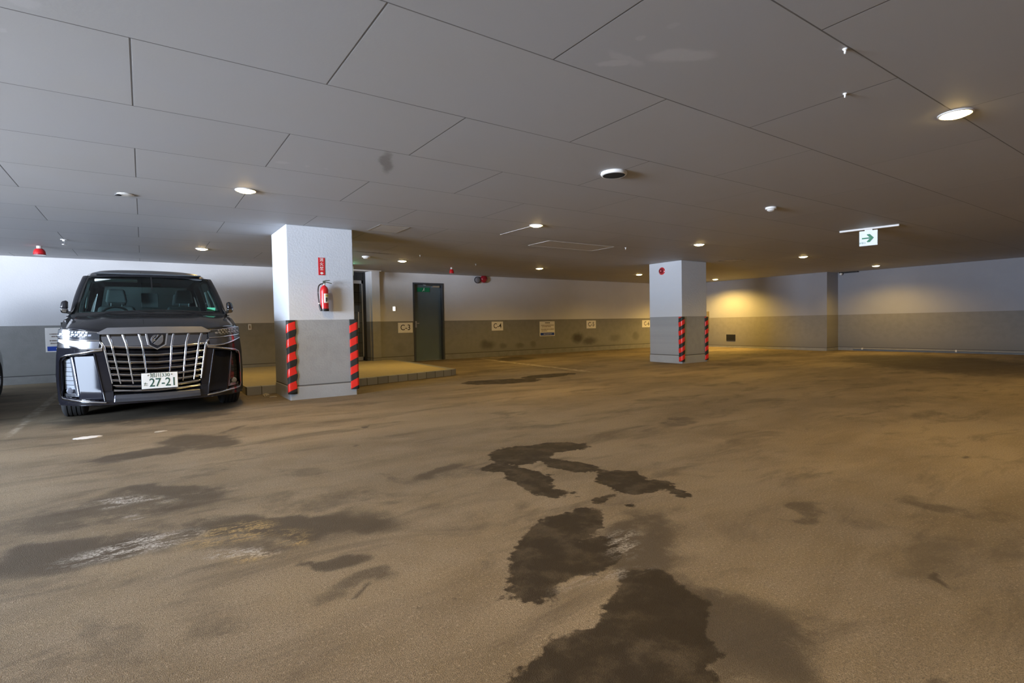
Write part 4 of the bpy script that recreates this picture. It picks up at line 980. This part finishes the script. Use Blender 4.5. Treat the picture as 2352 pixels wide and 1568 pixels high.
# cowl, wipers
rows = [[(u*.80, .86+.13*abs(u)**2.2-.01+k*.10, 1.150+.018*(1-u*u)+k*.022) for u in [-1+j/12 for j in range(25)]] for k in (0, 1)]
VB(MB().grid(rows), 'cowl', 'blackm', solid=.02)
def ws(u, v):                              # windscreen surface
    au = abs(u); hw = .775+(.676-.775)*v
    hw = hw-.012*math.sin(PI*v)*-1
    yb = .93+.15*au**2.4; yt = 1.66+.11*au**2.4
    zt = 1.698-.016*u*u; zb = 1.172+.012*(1-u*u)
    return Vector((u*hw, yb+(yt-yb)*v-.03*math.sin(PI*v), zb+(zt-zb)*v))
gl = VB(MB().grid([[ws(-1+2*j/30, i/14) for j in range(31)] for i in range(15)]), 'windscreen', 'windscreen', smooth=True, angle=0)
rows = []
b = MB()
for (u0, u1, v0, v1) in ((-1, 1, -.02, .035), (-1, 1, .955, 1.0), (-1, -.965, 0, 1), (.965, 1, 0, 1), (-.01, .01, .60, .955)):
    b.grid([[ws(u0+(u1-u0)*j/24, v0+(v1-v0)*i/8)+Vector((0, -.003, .0015)) for j in range(25)] for i in range(9)])
VB(b, 'windscreen_border', 'blackm', gl, smooth=True, angle=0)
def wiper(u0, u1, v0, v1, kick):
    pts = [ws(u0+(u1-u0)*i/10, v0+(v1-v0)*i/10)+Vector((0, -.020, .010)) for i in range(11)]
    w = VB(MB().tube(pts, .008, 6), 'wiper', 'black', smooth=True)
    VB(MB().tube([ws(kick, -.03)+Vector((0, -.02, 0)), pts[5]+Vector((0, -.008, 0))], .009, 6), 'arm', 'black', w, smooth=True)
wiper(-.62, .10, .015, .045, .02); wiper(-.02, .86, .05, .012, .84)
# roof
rows = []
for i in range(25):
    v = i/24; y = 1.63+(4.86-1.63)*v; row_ = []
    zc = 1.708+.165*sm(v*2.4)**.8 - .09*max(0, v-.80)/.2; hwr = .705+.015*sm(v*3)-.02*max(0, v-.8)/.2
    for j in range(33):
        u = -1+2*j/32; au = abs(u)
        yy = y+(.11*au**2.4)*(1-v)
        row_.append((u*hwr*(1.0), yy, zc-.022*au**2-.050*au**7))
    rows.append(row_)
VB(MB().grid(rows), 'roof', 'paint', smooth=True, angle=0, solid=.03)
# sides of the cabin: pillars and glass on one leaning surface
def side(s, y, v):                          # v 0 at the belt, 1 at the roof rail
    belt = 1.145+.03*sm((y-.9)/1.5); zt = min(1.70, 1.625+.04*0) + .165*sm((y-1.63)/(3.23)*2.4)**.8 - .09*max(0, (y-4.2))/.66
    if y < 1.74: zt = 1.172+(1.632-1.172)*max(0, (y-1.0)/(1.74-1.0))
    xb = .848; xt = .715
    if y < 1.74: xt = .80-(.80-.715)*max(0, (y-1.0)/.74)
    z = belt+(zt-belt)*v
    return Vector((s*(xb+(xt-xb)*(v**1.35)), y, z))
def side_patch(mb, s, y0, y1, v0, v1, off=0., n1=8, n2=8, slant=0):
    rows_ = []
    for i in range(n2+1):
        v = v0+(v1-v0)*i/n2
        rows_.append([side(s, y0+(y1-y0)*j/n1+slant*v, v)+Vector((s*off, 0, 0)) for j in range(n1+1)])
    mb.grid(rows_)
for s in (-1, 1):
    # A pillar runs along the edge of the windscreen
    pts = [ws(s*1.0, v)+Vector((s*.022, .035, .0)) for v in [i/12 for i in range(-1, 14)]]
    rws = []
    for i, p_ in enumerate(pts):
        v = min(1.0, (i-1)/12)
        e0 = ws(s*1.0, v)+Vector((0, -.006, .002)); e1 = e0+Vector((s*.042, .030, .0)); e2 = e0+Vector((s*.058, .10, -.005)); e3 = e0+Vector((s*.03, .14, -.01))
        rws.append([e0, (e0+e1)/2+Vector((s*.003, -.006, 0)), e1, e2, e3, e0+Vector((0, .05, 0))])
    mb = MB()
    for i in range(len(rws)-1):
        pass
    n_ = 6; vs = [p for r_ in rws for p in r_]; fs = [(i*n_+j, i*n_+(j+1) % n_, (i+1)*n_+(j+1) % n_, (i+1)*n_+j) for i in range(len(rws)-1) for j in range(n_)]
    fs += [tuple(range(n_)), tuple((len(rws)-1)*n_+j for j in range(n_))]
    VB(mb.add(vs, fs), 'pillar', 'paint', smooth=True, angle=60)
    # body side strip, pillars B C D, roof rail
    b = MB(); side_patch(b, s, 1.0, 4.86, 0, .10, 0, 30, 3); side_patch(b, s, 1.74, 4.86, .86, 1.0, 0, 24, 3)
    for y0, y1 in ((2.28, 2.40), (3.42, 3.54), (4.50, 4.86)): side_patch(b, s, y0, y1, .0, 1.0, 0, 4)
    side_patch(b, s, 1.30, 1.36, 0, 1, 0, 2, 8)
    VB(b, 'window_frame', 'paint', smooth=True, angle=50, solid=.02)
    b = MB(); side_patch(b, s, 1.36, 2.30, .08, .88, -.012, 10, 8); VB(b, 'side_window', 'sideglass', smooth=True, angle=0)
    b = MB(); side_patch(b, s, 1.06, 1.31, .08, .97, -.012, 5, 8); VB(b, 'quarter_window', 'sideglass', smooth=True, angle=0)
    for y0, y1 in ((2.38, 3.44), (3.52, 4.52)):
        b = MB(); side_patch(b, s, y0, y1, .08, .88, -.012, 8, 8); VB(b, 'side_window', 'privacy' if y0 > 3 else 'sideglass', smooth=True, angle=0)
    # mirror
    mr = VB(MB().hexa([(s*.835, 1.06, 1.232), (s*.910, 1.075, 1.240), (s*.914, 1.19, 1.240), (s*.835, 1.19, 1.232)], [(s*.832, 1.075, 1.335), (s*.885, 1.08, 1.338), (s*.908, 1.18, 1.300), (s*.832, 1.19, 1.335)]), 'mirror', 'gloss', bevel=.022, segs=4, smooth=True)
    VB(MB().hexa([(s*.838, 1.075, 1.182), (s*.895, 1.085, 1.190), (s*.90, 1.18, 1.190), (s*.838, 1.18, 1.182)], [(s*.835, 1.062, 1.240), (s*.908, 1.078, 1.246), (s*.911, 1.185, 1.246), (s*.835, 1.185, 1.240)]), 'mirror_trim', 'dchrome', mr, bevel=.012, segs=3, smooth=True)
    VB(MB().hexa([(s*.80, 1.08, 1.160), (s*.86, 1.08, 1.19), (s*.86, 1.16, 1.19), (s*.80, 1.20, 1.160)], [(s*.80, 1.08, 1.20), (s*.86, 1.08, 1.225), (s*.86, 1.16, 1.225), (s*.80, 1.20, 1.20)]), 'mirror_stem', 'black', mr, bevel=.006)
    # door handles and shut lines on the flank
    for yy in (2.15, 2.62): VB(MB().box(s*.905-.012, s*.905+.018, yy, yy+.16, .965, .995), 'door_handle', 'chrome', bevel=.006)
    b = MB()
    for yy in (1.22, 2.36, 3.50): b.box(s*.905-.01, s*.905+.008, yy, yy+.006, .30, 1.08)
    VB(b, 'shut_line', 'blackm')
# tail: rear panel with glass, lamps
b = MB(); b.grid([[(u*(.80-.12*v), 4.93-.10*v*v, 1.13+.72*v) for u in [-1+j/8 for j in range(17)]] for v in [i/8 for i in range(9)] if v >= .93 or v <= .02])
b = MB()
for (u0, u1, v0, v1) in ((-1, 1, 0, .10), (-1, 1, .86, 1.0), (-1, -.88, .1, .86), (.88, 1, .1, .86)):
    b.grid([[((u0+(u1-u0)*j/8)*(.83-.15*(v0+(v1-v0)*i/6)), 4.93-.09*(v0+(v1-v0)*i/6)**2, 1.12+.72*(v0+(v1-v0)*i/6)) for j in range(9)] for i in range(7)])
VB(b, 'tailgate_frame', 'paint', smooth=True, solid=.02)
b = MB().grid([[(u*(.83-.15*v)*.9, 4.925-.09*v*v, 1.12+.72*v) for u in [-1+j/8 for j in range(17)]] for v in [.08+.80*i/8 for i in range(9)]]); VB(b, 'rear_window', 'privacy', smooth=True, angle=0)
for s in (-1, 1): VB(MB().box(s*.80-.08, s*.80+.08, 4.86, 4.955, .86, 1.10), 'tail_lamp', 'darkred', bevel=.015)
# cabin
rows = [[(u*.79, 1.02+.14*abs(u)**2.4+k*.11, 1.165-.0*k+(.022 if 1 <= k <= 3 else 0)) for u in [-1+j/12 for j in range(25)]] for k in range(6)]
VB(MB().grid(rows), 'dashboard', 'dash', smooth=True, angle=0, solid=.03)
b = MB(); cx0 = -.40
for a in range(28):
    pass
ringp = [(cx0+.17*math.cos(2*PI*k/28), 1.66+.05*math.sin(2*PI*k/28), 1.12+.16*math.sin(2*PI*k/28)) for k in range(29)]
VB(MB().tube(ringp, .014, 8), 'steering_wheel', 'black', smooth=True)
def seat(sx_, y0, sc=1.):
    b = MB(); b.hexa([(sx_-.25, y0, 1.0), (sx_+.25, y0, 1.0), (sx_+.25, y0+.16, 1.0), (sx_-.25, y0+.16, 1.0)], [(sx_-.20, y0+.12, 1.30), (sx_+.20, y0+.12, 1.30), (sx_+.20, y0+.24, 1.30), (sx_-.20, y0+.24, 1.30)])
    st_ = VB(b, 'seat', 'seat', bevel=.04, segs=4)
    b = MB().hexa([(sx_-.125, y0+.10, 1.345), (sx_+.125, y0+.10, 1.345), (sx_+.125, y0+.20, 1.345), (sx_-.125, y0+.20, 1.345)], [(sx_-.095, y0+.13, 1.535), (sx_+.095, y0+.13, 1.535), (sx_+.095, y0+.21, 1.535), (sx_-.095, y0+.21, 1.535)])
    VB(b, 'headrest', 'seat', st_, bevel=.03, segs=4)
    b = MB().tube([(sx_-.06, y0+.15, 1.28), (sx_-.06, y0+.15, 1.37)], .007, 8); b.tube([(sx_+.06, y0+.15, 1.28), (sx_+.06, y0+.15, 1.37)], .007, 8); VB(b, 'headrest_post', 'chrome', st_)
seat(-.395, 1.95); seat(.395, 1.95); seat(-.42, 3.0); seat(.42, 3.0)
VB(MB().box(-.115, .095, 2.30, 2.34, 1.285, 1.50), 'rear_monitor', 'seat', bevel=.01)
VB(MB().box(-.12, .12, 1.66, 1.70, 1.555, 1.605), 'rear_view_mirror', 'black', bevel=.012)
v_ = VB(MB().box(-.60, -.15, 1.605, 1.63, 1.600, 1.640), 'sun_visor', 'cream', bevel=.018, segs=4)
VB(MB().box(.16, .60, 1.66, 1.84, 1.650, 1.672), 'sun_visor', 'headliner', bevel=.01)
VB(MB().tube([(-.685, 1.42, 1.25), (-.672, 1.47, 1.36), (-.655, 1.55, 1.475)], .013, 8), 'grab_handle', 'cream', smooth=True)
VB(MB().tube([(.665, 1.44, 1.25), (.648, 1.50, 1.36), (.628, 1.58, 1.48)], .018, 8), 'grab_handle', 'cream', smooth=True)
VB(MB().tube([(.735, 1.30, 1.22), (.70, 1.40, 1.36), (.655, 1.52, 1.50)], .012, 8), 'door_seal', 'cream', smooth=True)
VB(MB().box(-.70, -.40, 1.14, 1.22, 1.192, 1.204), 'toll_card_holder', 'cyan', bevel=.003)
p_ = ws(.84, .10); VB(MB().box(p_.x-.05, p_.x+.045, p_.y+.006, p_.y+.012, p_.z-.018, p_.z+.030), 'inspection_sticker', 'sticker')
VB(MB().box(-.60, .60, 1.85, 4.6, 1.725, 1.74), 'headliner', 'headliner')

# ------------------------------------------------------------------ dark car at the left edge of the view
car = thing('dark_car', 'black car at the far left edge, only its tail corner in view', 'car', (-2.632, 9.3, floor_z(9.3)))
car.rotation_euler = (math.radians(.5), 0, 0)
def CB(mb, name, mat, parent=None, **kw): return _build(mb, name, mat, parent or car, local=True, **kw)
L2 = 2.10
def cprof(y):   # (half width, top z) of the lower body along the car
    t_ = (y+L2)/(2*L2); hw = .84+.06*math.sin(PI*t_); hw -= .03*max(0, (t_-.93)/.07)**2+.14*max(0, (.08-t_)/.08)**2
    return hw, .66+.20*sm(t_*6)-.06*sm((t_-.93)/.07)
rows = []
for i in range(41):
    y = -L2+2*L2*i/40; hw, zt = cprof(y)
    if i > 37: zt -= .14*(i-37)/3
    half = [(0, .20), (hw*.9, .20), (hw*.985, .26), (hw, .45), (hw*.99, .60), (hw*.955, zt-.06), (hw*.88, zt), (hw*.5, zt+.03), (0, zt+.04)]
    ring_ = half+[(-x, z) for x, z in half[-2:0:-1]]; rows.append([(x, y, z) for x, z in ring_]+[(ring_[0][0], y, ring_[0][1])])
b = MB().grid(rows); nn = len(rows[0])-1; b.add([p for p in rows[0][:nn]], [tuple(range(nn))]); b.add([p for p in rows[-1][:nn]], [tuple(range(nn))[::-1]])
cbody = CB(b, 'body', 'paint', smooth=True)
cs = []
for wy in (-1.30, 1.32):
    for s in (-1, 1): cs.append(MB().lathe([(0, 0), (.34, 0), (.34, .36), (0, .36)], (s*.60 if s > 0 else -.96, wy, .31), 'x', 32))
cut(cbody, cs)
for p_ in cbody.data.polygons: p_.use_smooth = True
cbody.data.set_sharp_from_angle(angle=math.radians(40))
b = MB().hexa([(-.74, -1.0, .84), (.74, -1.0, .84), (.74, 1.65, .86), (-.74, 1.65, .86)], [(-.56, -.25, 1.36), (.56, -.25, 1.36), (.56, 1.10, 1.38), (-.56, 1.10, 1.38)])
CB(b, 'cabin_glass', pm('dark_glass', (.01, .012, .014), .06, coat=1.), bevel=.05, segs=4)
CB(MB().hexa([(-.58, -.30, 1.355), (.58, -.30, 1.355), (.58, 1.15, 1.375), (-.58, 1.15, 1.375)], [(-.50, -.15, 1.44), (.50, -.15, 1.44), (.50, .98, 1.45), (-.50, .98, 1.45)]), 'roof', 'paint', bevel=.03, segs=3)
for s in (-1, 1):
    b = MB()
    for (ya, yb, xa, xb) in ((-1.0, -.25, .755, .575), (.42, .40, .755, .575), (1.65, 1.10, .755, .575)): b.tube([(s*xa, ya, .84), (s*xb, yb, 1.37)], .028, 8)
    CB(b, 'pillar', 'paint', smooth=True)
    CB(MB().box(s*.72-.12, s*.72+.10, -2.08, -1.92, .62, .74), 'headlamp', 'led', bevel=.03)
    CB(MB().box(s*.70-.12, s*.70+.09, 1.98, 2.09, .66, .80), 'tail_lamp', 'darkred', bevel=.02)
    CB(MB().lathe([(0, -.05), (.07, -.04), (.09, .03), (0, .03)], (s*.93, -.72, .93), 'y', 16), 'mirror', 'paint', smooth=True)
def carwheel(mb, name, mat, parent, **kw): return _build(mb, name, mat, parent, local=True, **kw)
for wy in (-1.30, 1.32):
    for s in (-1, 1): wheel(car, s, wy, R=.30, W=.20, xo=.89, builder=carwheel)

# ------------------------------------------------------------------ light
w = bpy.data.worlds.new('World'); bpy.context.scene.world = w; w.use_nodes = True
wt = w.node_tree; bg = wt.nodes['Background']
tcw = wt.nodes.new('ShaderNodeTexCoord'); sw = wt.nodes.new('ShaderNodeSeparateXYZ'); wt.links.new(tcw.outputs['Generated'], sw.inputs[0])
# overcast sky above, bright snow-covered ground below the horizon
wt.links.new(mix_c(wt, maprange(wt, sw.outputs['Z'], -.06, .05), (1.10, 1.21, 1.42), (.55, .66, .84)), bg.inputs[0]); bg.inputs[1].default_value = WORLD
for ya, yb, za in ((OY0, OY1, ADDED_SILL), (PY0, PY1, SILL2)):
    pa_ = bpy.data.lights.new('opening_daylight', 'AREA'); pa_.shape = 'RECTANGLE'; pa_.size = OZ-za; pa_.size_y = yb-ya; pa_.cycles.is_portal = True
    po = bpy.data.objects.new('opening_daylight', pa_); C.objects.link(po); po.location = (XL-.02, (ya+yb)/2, (OZ+za)/2); po.rotation_euler = (0, -PI/2, 0)

cam = bpy.data.cameras.new('Camera'); co = bpy.data.objects.new('Camera', cam); C.objects.link(co)
cam.sensor_width = 36; cam.lens = F_PX/2352*36; cam.clip_start = .05; cam.clip_end = 200
mt = Matrix((rt, up, -fw)).transposed().to_4x4(); mt.translation = CAM; co.matrix_world = mt
sc = bpy.context.scene; sc.camera = co
sc.view_settings.view_transform = 'Standard'; sc.view_settings.look = 'None'; sc.view_settings.gamma = 1; sc.view_settings.exposure = 1.06
sc.view_settings.use_curve_mapping = False
sc.cycles.max_bounces = 10; sc.cycles.diffuse_bounces = 6; sc.cycles.transparent_max_bounces = 16; sc.cycles.sample_clamp_indirect = 6
